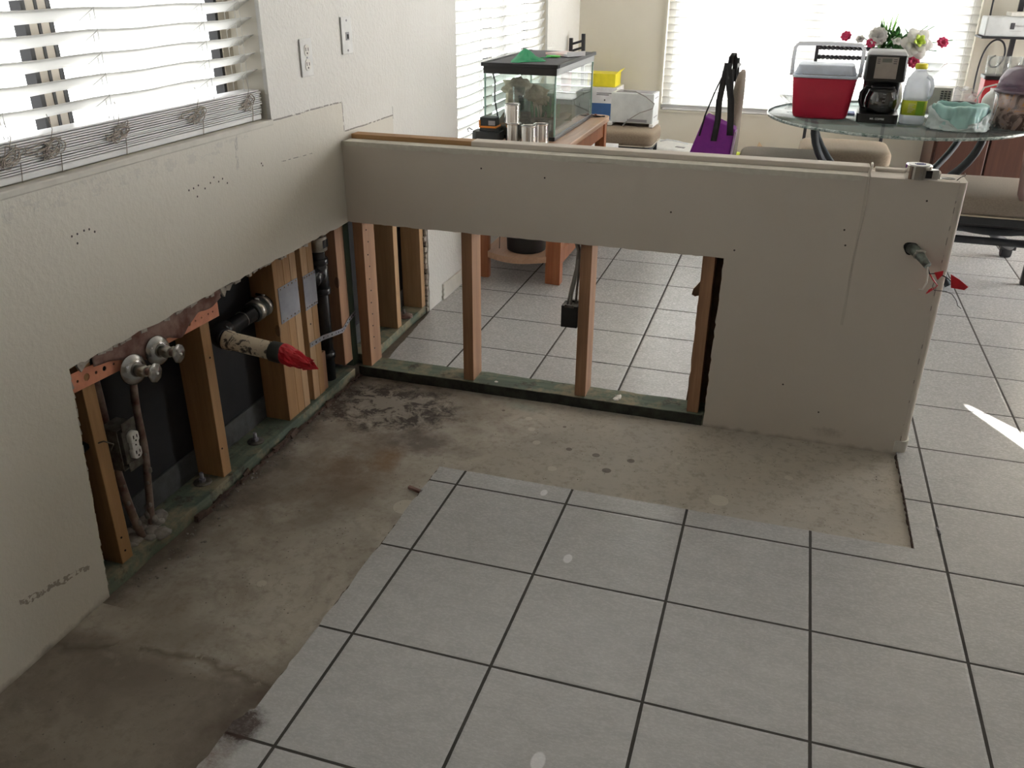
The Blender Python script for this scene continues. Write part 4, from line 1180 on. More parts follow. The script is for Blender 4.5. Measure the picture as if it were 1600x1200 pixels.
lo = [(.098, 1.20)] + [(.098 + .284 * i / 14, 1.20 - .055 * math.sin(PI * i / 14)) for i in range(1, 14)] + [(.382, 1.20), (.44, 1.26), (.44, 2.1), (.07, 2.1), (.07, 1.26)]
build('lower_shelf', MB().slab([lo], 'z', .105, .135), 'tabletop_wood', t, bevel=.004)
build('stretcher', MB().box(.425, .449, 1.255, 2.10, .085, .150), 'leg_wood', t, bevel=.003)

t = thing('bucket', (.262, 1.30, .1355), 'black round bucket standing on the lower shelf of the tank table', 'bucket')
build('body', MB().lathe([(.088, 0), (.094, .004), (.104, .30), (.108, .302), (.108, .312), (.102, .312), (.100, .302), (.090, .01)], (.262, 1.30, .136), 40, caps=(True, True)), 'charger', t)
build('cord', MB().tube([(.175, 1.25, .30), (.155, 1.25, .26), (.142, 1.25, .20), (.14, 1.25, .14)], .0022, 6), 'black_plastic', t)

# glass tank
ax0, ax1, ay0, ay1, az0, az1 = .052, .385, 1.305, 2.06, TZ, .975
t = thing('aquarium', ((ax0 + ax1) / 2, (ay0 + ay1) / 2, az0), 'long glass tank with a black mesh lid, rock and gravel on the wooden table', 'aquarium')
g_ = .004
for nm, b in (('near_pane', (ax0, ax1, ay0, ay0 + g_)), ('far_pane', (ax0, ax1, ay1 - g_, ay1)), ('left_pane', (ax0, ax0 + g_, ay0 + g_, ay1 - g_)), ('right_pane', (ax1 - g_, ax1, ay0 + g_, ay1 - g_))):
    build('glass_pane', MB().box(*b, az0 + .001, az1 - .03), 'aq_glass', t)
m = MB()
for (x, y) in ((ax0, ay0), (ax1, ay0), (ax0, ay1), (ax1, ay1)): m.box(x - .0035 if x == ax0 else x - .003, x + .003 if x == ax0 else x + .0035, y - .004, y + .004, az0 + .02, az1 - .03)
build('glass_edge', m, 'aq_edge', t)
m = MB()
for (a, b, c, d) in ((ax0 - .006, ax1 + .006, ay0 - .006, ay0 + .012), (ax0 - .006, ax1 + .006, ay1 - .012, ay1 + .006), (ax0 - .006, ax0 + .012, ay0, ay1), (ax1 - .012, ax1 + .006, ay0, ay1)):
    m.box(a, b, c, d, az1 - .036, az1)
build('top_rim', m, 'black_plastic', t, bevel=.002)
m = MB()
for (a, b, c, d) in ((ax0 - .004, ax1 + .004, ay0 - .004, ay0 + .008), (ax0 - .004, ax1 + .004, ay1 - .008, ay1 + .004), (ax0 - .004, ax0 + .008, ay0, ay1), (ax1 - .008, ax1 + .004, ay0, ay1)):
    m.box(a, b, c, d, az0 + .001, az0 + .018)
build('bottom_rim', m, 'black_plastic', t, bevel=.002)
ld = build('mesh_lid', MB().box(ax0 - .012, ax1 + .012, ay0 - .014, ay1 + .012, az1 + .0005, az1 + .009), 'mesh', t, bevel=.002)
build('lid_frame', MB().box(ax0 - .014, ax1 + .014, ay0 - .018, ay0 + .006, az1 - .004, az1 + .012).box(ax1 - .004, ax1 + .016, ay0, ay1, az1 - .004, az1 + .012).box(ax0 - .014, ax0 + .006, ay0, ay1, az1 - .004, az1 + .012), 'black_matte', ld, bevel=.002)
build('gravel', MB().grid(lambda u, v: Vector((ax0 + .006 + u * (ax1 - ax0 - .012), ay0 + .006 + v * (ay1 - ay0 - .012), az0 + .055 + .035 * v + .025 * mnoise.noise((u * 4, v * 7, 1)))), 24, 40).box(ax0 + .006, ax1 - .006, ay0 + .006, ay1 - .006, az0 + .004, az0 + .040), 'gravel', t)
build('murky_water', MB().box(ax0 + .008, ax1 - .006, 1.66, ay1 - .006, az0 + .04, az0 + .165), 'water', t)
m = MB()
m.blob((.145, 1.52, .86), .062, 3, .5, 3, (1.1, 1.2, .62), 1).blob((.215, 1.55, .835), .058, 3, .5, 3, (1.1, 1.2, .6), 5).blob((.25, 1.56, .80), .035, 3, .5, 3, (1, 1, .8), 7)
m.blob((.12, 1.50, .76), .036, 3, .5, 3, (.8, .9, 3.0), 2).blob((.235, 1.56, .73), .035, 3, .5, 4, (.9, .9, 2.0), 3)
build('rock', m, 'rock', t)
m = MB(); rnd = random.Random(2)
for i in range(46):
    x, y = .27 + rnd.uniform(-.05, .085), 1.64 + rnd.uniform(-.14, .2); h = rnd.uniform(.05, .12)
    a = rnd.uniform(0, 6.28); q = Vector((math.cos(a), math.sin(a), 0)) * .006; l = Vector((math.cos(a + 1.5), math.sin(a + 1.5), 0)) * rnd.uniform(.005, .03)
    z0 = az0 + .07
    m.add([Vector((x, y, z0)) - q, Vector((x, y, z0)) + q, Vector((x, y, z0 + h * .6)) + q * 1.4 + l * .5, Vector((x, y, z0 + h)) + l, Vector((x, y, z0 + h * .6)) - q * 1.4 + l * .5], [(0, 1, 2, 3, 4)])
build('water_plant', m, 'algae', t, solid=.0006)
build('pink_tube', MB().cyl((.31, 1.80, az0 + .08), (.31, 1.80, az0 + .255), .026, 20), simple('faded_pink_plastic', (.80, .35, .38), .4), t)
build('glass_cup', MB().lathe([(.022, 0), (.028, .10), (.030, .10), (.025, .001)], (.185, 1.40, .775), 24), 'aq_glass', t)
build('air_hose', MB().tube([(.075, 1.33, .96), (.085, 1.35, .90), (.08, 1.36, .82), (.095, 1.36, .74)], .004, 8), 'black_plastic', t)

# on the lid
m = MB(); rnd = random.Random(6)
def netfn(u, v):
    a = u * 2 * PI; r = .062 * (1 - v) ** .8 * (1 + .28 * math.sin(3 * a + 1) * (1 - v) + .2 * mnoise.noise((math.cos(a) * 2, math.sin(a) * 2, v * 3)))
    return Vector((.205 + 1.15 * r * math.cos(a) - .01 * v, 1.44 + r * 1.3 * math.sin(a) + .02 * v, az1 + .0115 + .052 * v ** 1.2))
tag(build('fish_net', m.grid(netfn, 36, 12, False, True), 'net', solid=.001), 'crumpled dark green mesh net piled on the tank lid', 'net')
t = thing('fish_net', (.30, 1.62, az1 + .012), 'small green net lying flat with a handle, behind the crumpled green net', 'net')
build('hoop', MB().slab([[(.275 + .035 * math.cos(i * PI / 8), 1.67 + .030 * math.sin(i * PI / 8)) for i in range(16)]], 'z', az1 + .0125, az1 + .0185), simple('bright_green_net', (.10, .55, .08), .6), t)
build('handle', MB().tube([(.27, 1.64, az1 + .015), (.23, 1.55, az1 + .014)], .0025, 6), 'net', t)
t = thing('booklet', (.31, 1.85, az1 + .012), 'pale blue and white printed packet lying on the far end of the tank lid', 'booklet')
build('cover', MB().slab([[(.20, 1.80), (.335, 1.70), (.40, 1.80), (.27, 1.93)]], 'z', az1 + .0125, az1 + .022), simple('pale_print', (.55, .62, .72), .4, c2=(.80, .52, .45), scale=12), t)
build('end_flap', MB().slab([[(.335, 1.70), (.40, 1.80), (.404, 1.795), (.34, 1.695)]], 'z', az1 - .012 + .024, az1 + .034), 'whitecard', t)

# tins
can_l = ['tin can on the table between the glass tank and the half wall, the frontmost', 'tin can behind the frontmost one, right by the tank corner', 'lower tin can of the stacked pair beside the battery charger', 'upper tin can standing on another tin, beside the battery charger']
def make_can(h, r):
    t = thing('tin_can', (0, 0, 0), can_l[0], 'can', 'shiny tin cans in front of the glass tank', rz=.0001)
    build('can_body', MB().lathe([(r - .001, 0), (r, .0008), (r, .003), (r - .0011, .0034), (r - .0011, .006), (r - .0011, .02), (r - .0011, h - .02), (r - .0011, h - .006), (r - .0011, h - .0034), (r, h - .003), (r, h), (r - .003, h)], (0, 0, 0), 32, caps=(True, False)), 'can', t)
    build('can_end', MB().lathe([(0, h - .006), (r - .008, h - .006), (r - .004, h - .002), (r - .0035, h)], (0, 0, 0), 32, caps=(False, False)), 'can', t)
    return t
c0 = make_can(.083, .0365)
c0.location = (.296, 1.195, TZ + .0005)
copy_tree(c0, (.334, 1.262, TZ + .0005), .8, can_l[1])
copy_tree(c0, (.212, 1.235, TZ + .0005), 1.9, can_l[2])
copy_tree(c0, (.206, 1.236, TZ + .0840), 2.5, can_l[3])

# battery charger and battery
t = thing('battery_charger', (.09, 1.25, TZ), 'black cordless tool charger with a carry loop beside the tins', 'charger')
build('charger_body', MB().slab([rrect(.018, .155, 1.20, 1.29, .022, 3)], 'z', TZ + .001, TZ + .042).slab([rrect(.050, .150, 1.21, 1.285, .02, 3)], 'z', TZ + .042, TZ + .056), 'charger', t, bevel=.006)
build('hang_loop', MB().tube([(.020, 1.21, TZ + .03), (.004, 1.205, TZ + .038), (-.0 + .002, 1.20, TZ + .05), (.010, 1.20, TZ + .056), (.024, 1.21, TZ + .045)], .002, 6), 'black_plastic', t)
t = thing('tool_battery', (.10, 1.25, TZ + .057), 'black tool battery with an orange clip on top of the charger', 'battery')
build('battery_case', MB().slab([rrect(.054, .132, 1.215, 1.28, .010, 3)], 'z', TZ + .062, TZ + .102), 'charger', t, bevel=.005)
build('orange_clip', MB().box(.052, .136, 1.212, 1.283, TZ + .0565, TZ + .066).box(.052, .060, 1.212, 1.22, TZ + .066, TZ + .092), 'orange', t, bevel=.003)
build('battery_label', MB().box(.098, .130, 1.2138, 1.2155, TZ + .070, TZ + .090), 'print_grey', t)

# at the far end of the table
t = thing('pill_box', (.36, 2.11, TZ), 'small white carton with red print at the far end of the tank', 'carton')
build('carton_body', MB().box(.335, .372, 2.080, 2.13, TZ + .001, TZ + .088), 'whitecard', t, bevel=.002)
build('red_print', MB().tube([(.3735, 2.09, TZ + .05), (.3735, 2.105, TZ + .062), (.3735, 2.12, TZ + .055), (.3735, 2.12, TZ + .035)], .0016, 5), 'red_tape', t)
t = thing('scissors', (.41, 2.10, TZ), 'dark open tool with rusty joint lying at the far corner of the wooden table', 'tool')
build('blade', MB().hexa([(.37, 2.06, TZ + .001), (.372, 2.07, TZ + .001), (.45, 2.13, TZ + .001), (.453, 2.12, TZ + .001)], [(.37, 2.06, TZ + .006), (.372, 2.07, TZ + .006), (.45, 2.13, TZ + .006), (.453, 2.12, TZ + .006)]), 'iron', t)
build('blade', MB().hexa([(.36, 2.115, TZ + .005), (.362, 2.125, TZ + .005), (.44, 2.085, TZ + .005), (.438, 2.076, TZ + .005)], [(.36, 2.115, TZ + .010), (.362, 2.125, TZ + .010), (.44, 2.085, TZ + .010), (.438, 2.076, TZ + .010)]), 'iron', t)
build('joint', MB().cyl((.405, 2.098, TZ + .001), (.405, 2.098, TZ + .016), .007, 12), simple('rusty_brown', (.30, .12, .06), .6), t)

# ================================================================== CHAIRS
def chair(seat, zs, back, label, style, pad=None, legs=True, swivel=False):
    """seat = x0,x1,y0,y1; back = 'x-','y+' ... the side of the seat the backrest stands on"""
    x0, x1, y0, y1 = seat
    t = thing('dining_chair', ((x0 + x1) / 2, (y0 + y1) / 2, 0), label, 'chair', 'dining chairs with taupe seats')
    st = build('seat', MB().cushion(x0, x1, y0, y1, zs - .095, zs), 'cushion2' if style == 2 else 'cushion', t)
    pip = []
    pts = rrect(x0 + .004, x1 - .004, y0 + .004, y1 - .004, .05, 5)
    build('piping', MB().tube([(p[0], p[1], zs - .085) for p in pts] + [(pts[0][0], pts[0][1], zs - .085)], .004, 6), 'tan_edge', st)
    build('seat_rail', MB().slab([rrect(x0 + .02, x1 - .02, y0 + .02, y1 - .02, .04, 4)], 'z', zs - .125, zs - .092), 'iron_gray', t, bevel=.003)
    if legs:
        for (x, y) in ((x0 + .035, y0 + .035), (x1 - .035, y0 + .035), (x0 + .035, y1 - .035), (x1 - .035, y1 - .035)):
            build('leg', MB().box(x - .011, x + .011, y - .011, y + .011, 0.001, zs - .12), 'iron_gray', t, bevel=.002)
    return t
def twist(p0, p1, r=.011, n=60, turns=9):
    m = MB(); p0 = Vector(p0); p1 = Vector(p1); d = (p1 - p0).normalized(); u = d.cross(Vector((0, 0, 1))).normalized(); w = d.cross(u)
    for ph in (0, PI):
        m.tube([p0.lerp(p1, i / n) + (u * math.cos(ph + i / n * turns * 2 * PI) + w * math.sin(ph + i / n * turns * 2 * PI)) * r * .6 for i in range(n + 1)], r * .62, 6)
    return m
# corner chair with the heater on it
s4 = chair((.20, .655, 2.53, 2.94), .520, 'y+', 'taupe-seated chair in the back left corner carrying the white heater', 1)
m = MB().obox((.030, 3.02, .50), (.018, .022, 1.0), (0, 0, 0)).obox((.088, 3.20, .50), (.022, .018, 1.0), (0, 0, 0))
bk = build('back_post', MB().hexa([(.02, 2.98, .002), (.045, 2.98, .002), (.045, 3.0, .002), (.02, 3.0, .002)], [(-.0 + .014, 3.03, .985), (.034, 3.03, .985), (.034, 3.055, .985), (.014, 3.055, .985)]), 'iron', s4)
bk = build('back_post', MB().hexa([(.128, 2.98, .002), (.150, 2.98, .002), (.150, 3.0, .002), (.128, 3.0, .002)], [(.092, 3.03, 1.012), (.112, 3.03, 1.012), (.112, 3.055, 1.012), (.092, 3.055, 1.012)]), 'iron', s4)
for z in (.955, .915): build('back_bar', MB().tube([(.03, 3.04, z - .005), (.11, 3.04, z + .02)], .007, 8), 'iron_gray', s4)
# chair behind the table, twisted bars
s2 = chair((1.475, 1.945, 2.33, 2.74), .520, 'y+', 'taupe-seated chair behind the glass table, its twisted-bar back against the window', 1)
for x in (1.50, 1.93): build('back_post', MB().box(x - .009, x + .009, 2.96, 2.978, .40, 1.0), 'iron', s2, bevel=.002)
build('back_bar', MB().box(1.50, 1.93, 2.74, 2.976, .398, .41), 'iron', s2)
for z in (.978, .928): build('back_bar', twist((1.505, 2.969, z), (1.925, 2.969, z)), 'iron', s2)
# chair in front left of the table, padded back seen edge on
s1 = chair((1.185, 1.595, 1.74, 2.13), .555, 'x-', 'taupe-seated chair seen from its side in front of the table, purple bag on its back', 2)
m = MB()
def backpad(u, v):
    a = u * 2 * PI; b = -PI / 2 + v * PI
    sg = lambda t, e: math.copysign(abs(t) ** e, t)
    return Vector((1.158 + .022 * sg(math.cos(b), .6) * sg(math.cos(a), .5) - .01 * math.sin(v * PI * 1.0), 1.93 + .19 * sg(math.cos(b), .6) * sg(math.sin(a), .5), .72 + .215 * sg(math.sin(b), .6)))
build('backrest', MB().grid(backpad, 40, 18, True, True), 'cushion2', s1)
build('back_frame', MB().tube([(1.13, 1.75, .002), (1.135, 1.75, .45), (1.128, 1.75, .80), (1.118, 1.75, .955)], .010, 10), 'iron', s1)
build('back_frame', MB().tube([(1.13, 2.11, .002), (1.135, 2.11, .45), (1.128, 2.11, .80), (1.115, 2.11, .975)], .010, 10), 'iron', s1)
build('back_bar', MB().tube([(1.128, 1.75, .935), (1.124, 1.93, .95), (1.126, 2.11, .945)], .009, 8), 'iron', s1)
# big chair at the right
s3 = chair((2.11, 2.62, 1.50, 2.03), .500, 'x+', 'wide grey-taupe chair at the right of the glass table on a dark swivel base', 2, legs=False)
build('back_edge', MB().tube([(2.405, 1.525, .485), (2.388, 1.52, .52), (2.378, 1.52, .60), (2.368, 1.52, .68), (2.362, 1.52, .78)], [.012, .015, .013, .011, .010], 12, (.6, 1.1)), 'pink_leather', s3)
build('backrest', MB().grid(lambda u, v: Vector((2.392 - .022 * v + .27 * u + .03 * math.sin(u * PI), 1.525 + .22 * u - .03 * math.sin(u * PI), .50 + .29 * v)), 14, 10), 'pink_leather', s3, solid=.018)
for z0, sag, yy in ((.350, .045, 1.60), (.255, .0, 1.62), (.30, .0, 1.66)):
    build('base_bar', MB().tube([(2.08 + .55 * i / 14, yy + .1, z0 - sag * math.sin(PI * i / 14)) for i in range(15)], .015, 8, (.6, 1.2)), 'iron_gray', s3)
build('base_bar', MB().tube([(2.08 + .55 * i / 14, 2.00, .36 - .05 * math.sin(PI * i / 14)) for i in range(15)], .015, 8, (.6, 1.2)), 'iron_gray', s3)
build('base_plate', MB().slab([rrect(2.12, 2.60, 1.58, 2.0, .04, 3)], 'z', .352, .376), 'iron', s3)
for (x, y) in ((2.60, 1.94),):
    build('leg', MB().box(x - .018, x + .022, y - .014, y + .014, .001, .38), 'iron', s3, bevel=.003)
build('leg', MB().tube([(2.35, 1.8, .34), (2.45, 2.05, .20), (2.60, 2.36, .075)], .022, 10), 'iron', s3)
build('caster', MB().cyl((2.575, 2.42, .032), (2.625, 2.42, .032), .031, 20).box(2.565, 2.64, 2.39, 2.45, .045, .075), 'black_matte', s3, bevel=.003)

# ================================================================== ROUND GLASS TABLE
t = thing('glass_table', (1.88, 2.0, 0), 'round smoked-glass dining table with a chipped edge on curved dark metal legs', 'table')
R_ = .588; GZ = .744
build('table_top', MB().lathe([(0, GZ - .012), (R_ - .004, GZ - .012), (R_ - .004, GZ), (0, GZ)], (1.88, 2.0, 0), 96, caps=(False, False)), 'tglass', t)
build('glass_rim', MB().lathe([(R_ - .0055, GZ - .0128), (R_, GZ - .010), (R_ + .001, GZ - .003), (R_ - .0055, GZ + .0008)], (1.88, 2.0, 0), 220, caps=(False, False), wob=lambda a, z: 1 + .0035 * mnoise.noise((math.cos(a) * 40, math.sin(a) * 40, z * 50))), 'tedge', t)
for ang in (213, 327, 33, 147):
    a = math.radians(ang); ca, sa = math.cos(a), math.sin(a); pts = []
    for i in range(17):
        f = i / 16; r = .13 + .30 * abs(1 - 2 * f) ** 1.0 * (1 if f > .5 else 1) if f > .5 else .43 - .30 * (2 * f) ** 2.0
        pts.append((1.88 + r * ca, 2.0 + r * sa, (GZ - .014) * (1 - f) + .012 * f))
    build('leg', MB().tube(pts, .024, 12, (.7, 1.25)), 'iron_gray', t)
build('hub', MB().lathe([(.10, 0), (.115, .006), (.115, .03), (.10, .036)], (1.88, 2.0, .34), 32), 'iron_gray', t)

# cooler
t = thing('cooler', (1.535, 1.86, GZ + .001), 'red picnic cooler with a pale lid and raised white handle on the glass table', 'cooler', rz=-.03)
def shell(z0, z1, w0, w1, d0, d1, r=.03, m=None, rb=0.0):
    m = m or MB(); n = 10
    prev = None
    lv = [(z0, w0 - rb, d0 - rb), (z0 + rb * .3, w0 - rb * .3, d0 - rb * .3), (z0 + rb, w0, d0), (z1, w1, d1)] if rb else [(z0, w0, d0), (z1, w1, d1)]
    rings = [[(p[0], p[1], z) for p in rrect(-w, w, -d, d, r, 6)] for z, w, d in lv]
    k = len(rings[0]); vs = [v for rg in rings for v in rg]
    fs = [(j * k + i, j * k + (i + 1) % k, (j + 1) * k + (i + 1) % k, (j + 1) * k + i) for j in range(len(rings) - 1) for i in range(k)]
    fs += [list(reversed(range(k))), [(len(rings) - 1) * k + i for i in range(k)]]
    return m.add(vs, fs, True)
build('cooler_body', shell(.0, .182, .122, .140, .082, .098, .03, rb=.022), 'red_cooler', t, bevel=.003)
ld = build('cooler_lid', shell(.183, .196, .143, .143, .101, .101, .03), 'cooler_lid', t, bevel=.003)
build('lid_top', shell(.196, .240, .136, .122, .096, .084, .03), 'cooler_lid', ld, bevel=.006)
build('latch_line', MB().tube([(-.098, -.1025, .203), (-.098, -.1030, .199), (.085, -.1030, .199), (.085, -.1025, .203)], .0012, 4), 'print_grey', ld)
hp = [(-.150, 0, .185), (-.152, 0, .25), (-.150, .0, .305), (-.136, .0, .322), (0, .0, .326), (.136, .0, .322), (.150, .0, .305), (.152, 0, .25), (.150, 0, .185)]
build('handle', MB().tube(hp, .0085, 10, (1, .6)), 'handle_white', t)
for q_ in (1, -1): build('pivot', MB().cyl((.142 * q_, 0, .195), (.158 * q_, 0, .195), .011, 16), 'handle_white', t)

# coffee maker
t = thing('coffee_maker', (1.787, 1.845, GZ + .001), 'black drip coffee maker with a grey panel and glass carafe on the table', 'coffee maker', rz=-.05)
build('base', MB().slab([rrect(-.088, .088, -.10, .10, .02, 4)], 'z', 0.001, .040), 'black_plastic', t, bevel=.006)
build('column', MB().slab([rrect(-.080, .080, .035, .10, .02, 4)], 'z', .038, .22), 'black_plastic', t, bevel=.004)
hd = MB().hexa([(-.084, -.085, .178), (.084, -.085, .178), (.084, .10, .178), (-.084, .10, .178)], [(-.082, -.070, .290), (.082, -.070, .290), (.082, .10, .290), (-.082, .10, .290)])
build('brew_head', hd, 'black_plastic', t, bevel=.008, seg=3)
build('top_lid', MB().hexa([(-.086, -.074, .289), (.086, -.074, .289), (.086, .104, .289), (-.086, .104, .289)], [(-.074, -.058, .306), (.074, -.058, .306), (.074, .095, .306), (-.074, .095, .306)]), 'handle_white', t, bevel=.006)
def face(x, z, off=0.0): 
    k = (z - .178) / (.290 - .178); return Vector((x, -.085 + .015 * k - .0012 - off, z))
def quad(x0, x1, z0, z1, off=0.0, m=None):
    m = m or MB(); o = Vector((0, .0012, 0))
    a = [face(x0, z0, off), face(x1, z0, off), face(x1, z1, off), face(x0, z1, off)]
    return m.hexa(a, [p + o for p in a])
pn = build('control_panel', quad(-.045, .048, .192, .282), 'silver_panel', t)
build('display', quad(-.020, .020, .260, .276, .0006), 'lcd', pn)
m = MB()
for z in (.272, .264, .256):
    quad(-.040, -.028, z - .0015, z + .0015, .0006, m); quad(.028, .042, z - .0015, z + .0015, .0006, m)
build('buttons', m, 'print_dark', pn)
for q_ in (1, -1): build('side_trim', MB().hexa([(.0845 * q_, -.07, .18), (.087 * q_, -.07, .18), (.087 * q_, .09, .18), (.0845 * q_, .09, .18)], [(.0825 * q_, -.06, .288), (.086 * q_, -.06, .288), (.086 * q_, .09, .288), (.0825 * q_, .09, .288)]), 'handle_white', t)
build('brand_lettering', text_mb('MR. COFFEE', .0115, Matrix.Translation((0, -.1008, .020)) @ Matrix.Rotation(PI / 2, 4, 'X'), bold=True), 'handle_white', t)
t2 = thing('carafe', (0, 0, 0), 'glass coffee carafe with a black handle standing in the coffee maker', 'carafe', rz=-.05)
t2.location = (1.790, 1.812, GZ + .0425)
build('glass_bowl', MB().lathe([(.0, .001), (.050, .001), (.064, .012), (.070, .040), (.067, .070), (.056, .098), (.047, .112), (.0455, .112), (.054, .098), (.065, .07), (.068, .04), (.062, .013), (.048, .003), (0, .003)], (0, 0, 0), 40, caps=(False, False)), 'carafe', t2)
build('lid', MB().lathe([(0, .118), (.030, .120), (.050, .114), (.050, .106), (.0, .106)], (0, 0, 0), 32, caps=(False, False)), 'black_plastic', t2)
build('collar', MB().lathe([(.0575, .094), (.052, .106), (.0535, .106), (.0595, .094)], (0, 0, 0), 32, caps=(False, False)), 'black_plastic', t2)
build('handle', MB().tube([(-.052, -.016, .106), (-.074, -.024, .108), (-.090, -.03, .088), (-.092, -.031, .05), (-.080, -.027, .022), (-.064, -.021, .018)], .0095, 10, (1, .6)), 'black_plastic', t2)
m = MB()
for i in range(5): m.tube([(.004 + .0, -.0685 - (.002 if 1 < i < 4 else 0) + abs(i - 1.5) * .002, .030 + i * .014), (.016, -.0675 + abs(i - 1.5) * .002, .030 + i * .014)], .0009, 4)
build('cup_marks', m, 'handle_white', t2)

# jug
t = thing('plastic_jug', (1.935, 1.825, GZ + .001), 'translucent white plastic jug with a yellow cap and lime green label', 'jug', rz=-.06)
def rr(w, z, r): return [(p[0], p[1], z) for p in rrect(-w, w, -w, w, min(r, w * .98), 5)]
rings = [rr(.046, .001, .015), rr(.052, .006, .02), rr(.052, .035, .02), rr(.0505, .038, .02), rr(.0505, .105, .02), rr(.054, .110, .024), rr(.053, .150, .03), rr(.046, .190, .036), rr(.030, .218, .028), rr(.023, .225, .022), rr(.023, .236, .022)]
k = len(rings[0]); m = MB(); m.add([v for r in rings for v in r], [(j * k + i, j * k + (i + 1) % k, (j + 1) * k + (i + 1) % k, (j + 1) * k + i) for j in range(len(rings) - 1) for i in range(k)] + [list(reversed(range(k))), [(len(rings) - 1) * k + i for i in range(k)]], True)
build('jug_body', m, 'jug', t)
build('handle', MB().tube([(.034, -.030, .205), (.050, -.044, .195), (.058, -.050, .165), (.056, -.048, .130), (.048, -.040, .115)], .0085, 10), 'jug', t)
build('cap', MB().lathe([(.0235, .234), (.0255, .236), (.0255, .252), (.022, .256), (0, .256)], (0, 0, 0), 28, caps=(True, False), wob=lambda a, z: 1 + .015 * math.cos(26 * a)), 'yellow', t)
rings = [rr(.0515, .040, .02), rr(.0515, .103, .02)]
m = MB(); m.add([v for r in rings for v in r], [(i, (i + 1) % k, k + (i + 1) % k, k + i) for i in range(k)], True)
lb = build('label_wrap', m, 'lime', t, solid=.0006)
build('label_band', MB().box(.008, .040, -.0530, -.0520, .042, .101), 'lime_dark', lb)
m = MB()
for i in range(6): m.box(-.026, .004 - (i % 3) * .006, -.0528, -.0520, .088 - i * .007, .0895 - i * .007)
build('label_print', m, 'whitecard', lb)

# basin with liner bag
t = thing('lined_basin', (2.115, 1.735, GZ + .001), 'low round basin lined with a crumpled teal and white plastic bag', 'basin')
def bagfn(u, v):
    a = u * 2 * PI
    n = mnoise.noise((math.cos(a) * 3.2, math.sin(a) * 3.2, v * 2.5)); n2 = mnoise.noise((math.cos(a) * 9, math.sin(a) * 9, v * 6 + 3))
    prof = [(.108, .012), (.118, .002), (.112, .03), (.109, .06), (.112, .085), (.110, .098), (.100, .101), (.093, .088), (.090, .05), (.085, .02), (.0, .018)]
    p = v * (len(prof) - 1); i = min(int(p), len(prof) - 2); f = p - i
    r = prof[i][0] * (1 - f) + prof[i + 1][0] * f; z = prof[i][1] * (1 - f) + prof[i + 1][1] * f
    amp = 1 + (.09 * n + .035 * n2) * (1.3 - v) * 1.2
    z2 = z + (.010 * n if v > .3 else .010 * max(0, n + n2))
    return Vector((2.115 + r * amp * math.cos(a), 1.735 + r * amp * math.sin(a), GZ + .002 + max(0, z2)))
build('teal_liner', MB().grid(bagfn, 90, 26, True, True), 'teal_bag', t, solid=.0008)
def skfn(u, v):
    a = math.radians(150 + 230 * u); n = mnoise.noise((u * 9, v * 3, 7)); n2 = mnoise.noise((u * 26, v * 7, 2))
    r = .117 + .014 * n + .006 * n2 + .014 * (1 - v) ** 2
    hi = .022 + .02 * mnoise.noise((u * 9, 0, 3)) + .065 * abs(math.cos(a)) ** 2.5
    return Vector((2.115 + r * math.cos(a), 1.735 + r * math.sin(a), GZ + .003 + v * hi + .004 * abs(n2)))
build('white_skirt', MB().grid(skfn, 90, 12, True), 'white_bag', t, solid=.0006)

# leaf-print canister under a clear dome
t = thing('leaf_print_container', (2.375, 1.83, GZ + .001), 'brown leaf-printed round container with a purple-grey clear dome at the right table edge', 'container')
build('body', MB().lathe([(.098, 0), (.104, .004), (.112, .06), (.116, .15), (.113, .152), (.0, .152)], (2.375, 1.83, GZ + .002), 48, caps=(True, False), wob=lambda a, z: 1 + .012 * mnoise.noise((math.cos(a) * 4, math.sin(a) * 4, z * 20))), 'camo', t)
build('rim', MB().lathe([(.115, .150), (.124, .151), (.124, .161), (.115, .163)], (2.375, 1.83, GZ + .002), 48, caps=(False, False)), 'grey_dome', t, solid=.002)
build('dome', MB().lathe([(.118, .162), (.112, .205), (.095, .238), (.06, .258), (.0, .264)], (2.375, 1.83, GZ + .002), 48, caps=(False, False)), 'grey_dome', t, solid=.0015)
build('cord', MB().tube([(2.262, 1.80, GZ + .14), (2.250, 1.79, GZ + .152), (2.262, 1.785, GZ + .145), (2.266, 1.78, GZ + .10), (2.258, 1.78, GZ + .03), (2.256, 1.79, GZ + .006)], .002, 6), 'handle_white', t)

# flowers
t = thing('flower_arrangement', (1.86, 2.22, GZ + .001), 'white vase of lilies, pink blooms and green leaves behind the coffee maker', 'flowers')
build('vase', MB().lathe([(.045, 0), (.05, .004), (.062, .06), (.050, .12), (.034, .17), (.040, .19), (.036, .19), (.030, .17)], (1.86, 2.22, GZ + .002), 32), 'ceramic', t)
rnd = random.Random(17)
def leafm(m, p, d, L, W, up=.3, n=7):
    p = Vector(p); d = Vector(d).normalized(); s_ = d.cross(Vector((0, 0, 1)))
    s_ = s_.normalized() if s_.length > .1 else Vector((1, 0, 0))
    vs = []
    for i in range(n):
        f = i / (n - 1); w = W * math.sin(PI * (f * .92 + .04)) ** .8
        c = p + d * L * f + Vector((0, 0, up * L * (f - f * f * 1.3)))
        vs += [c - s_ * w, c + Vector((0, 0, -.15 * w)), c + s_ * w]
    m.add(vs, [q for i in range(n - 1) for q in ((i * 3, i * 3 + 1, i * 3 + 4, i * 3 + 3), (i * 3 + 1, i * 3 + 2, i * 3 + 5, i * 3 + 4))], True)
m = MB(); ml = MB()
cx, cy = 1.81, 2.22
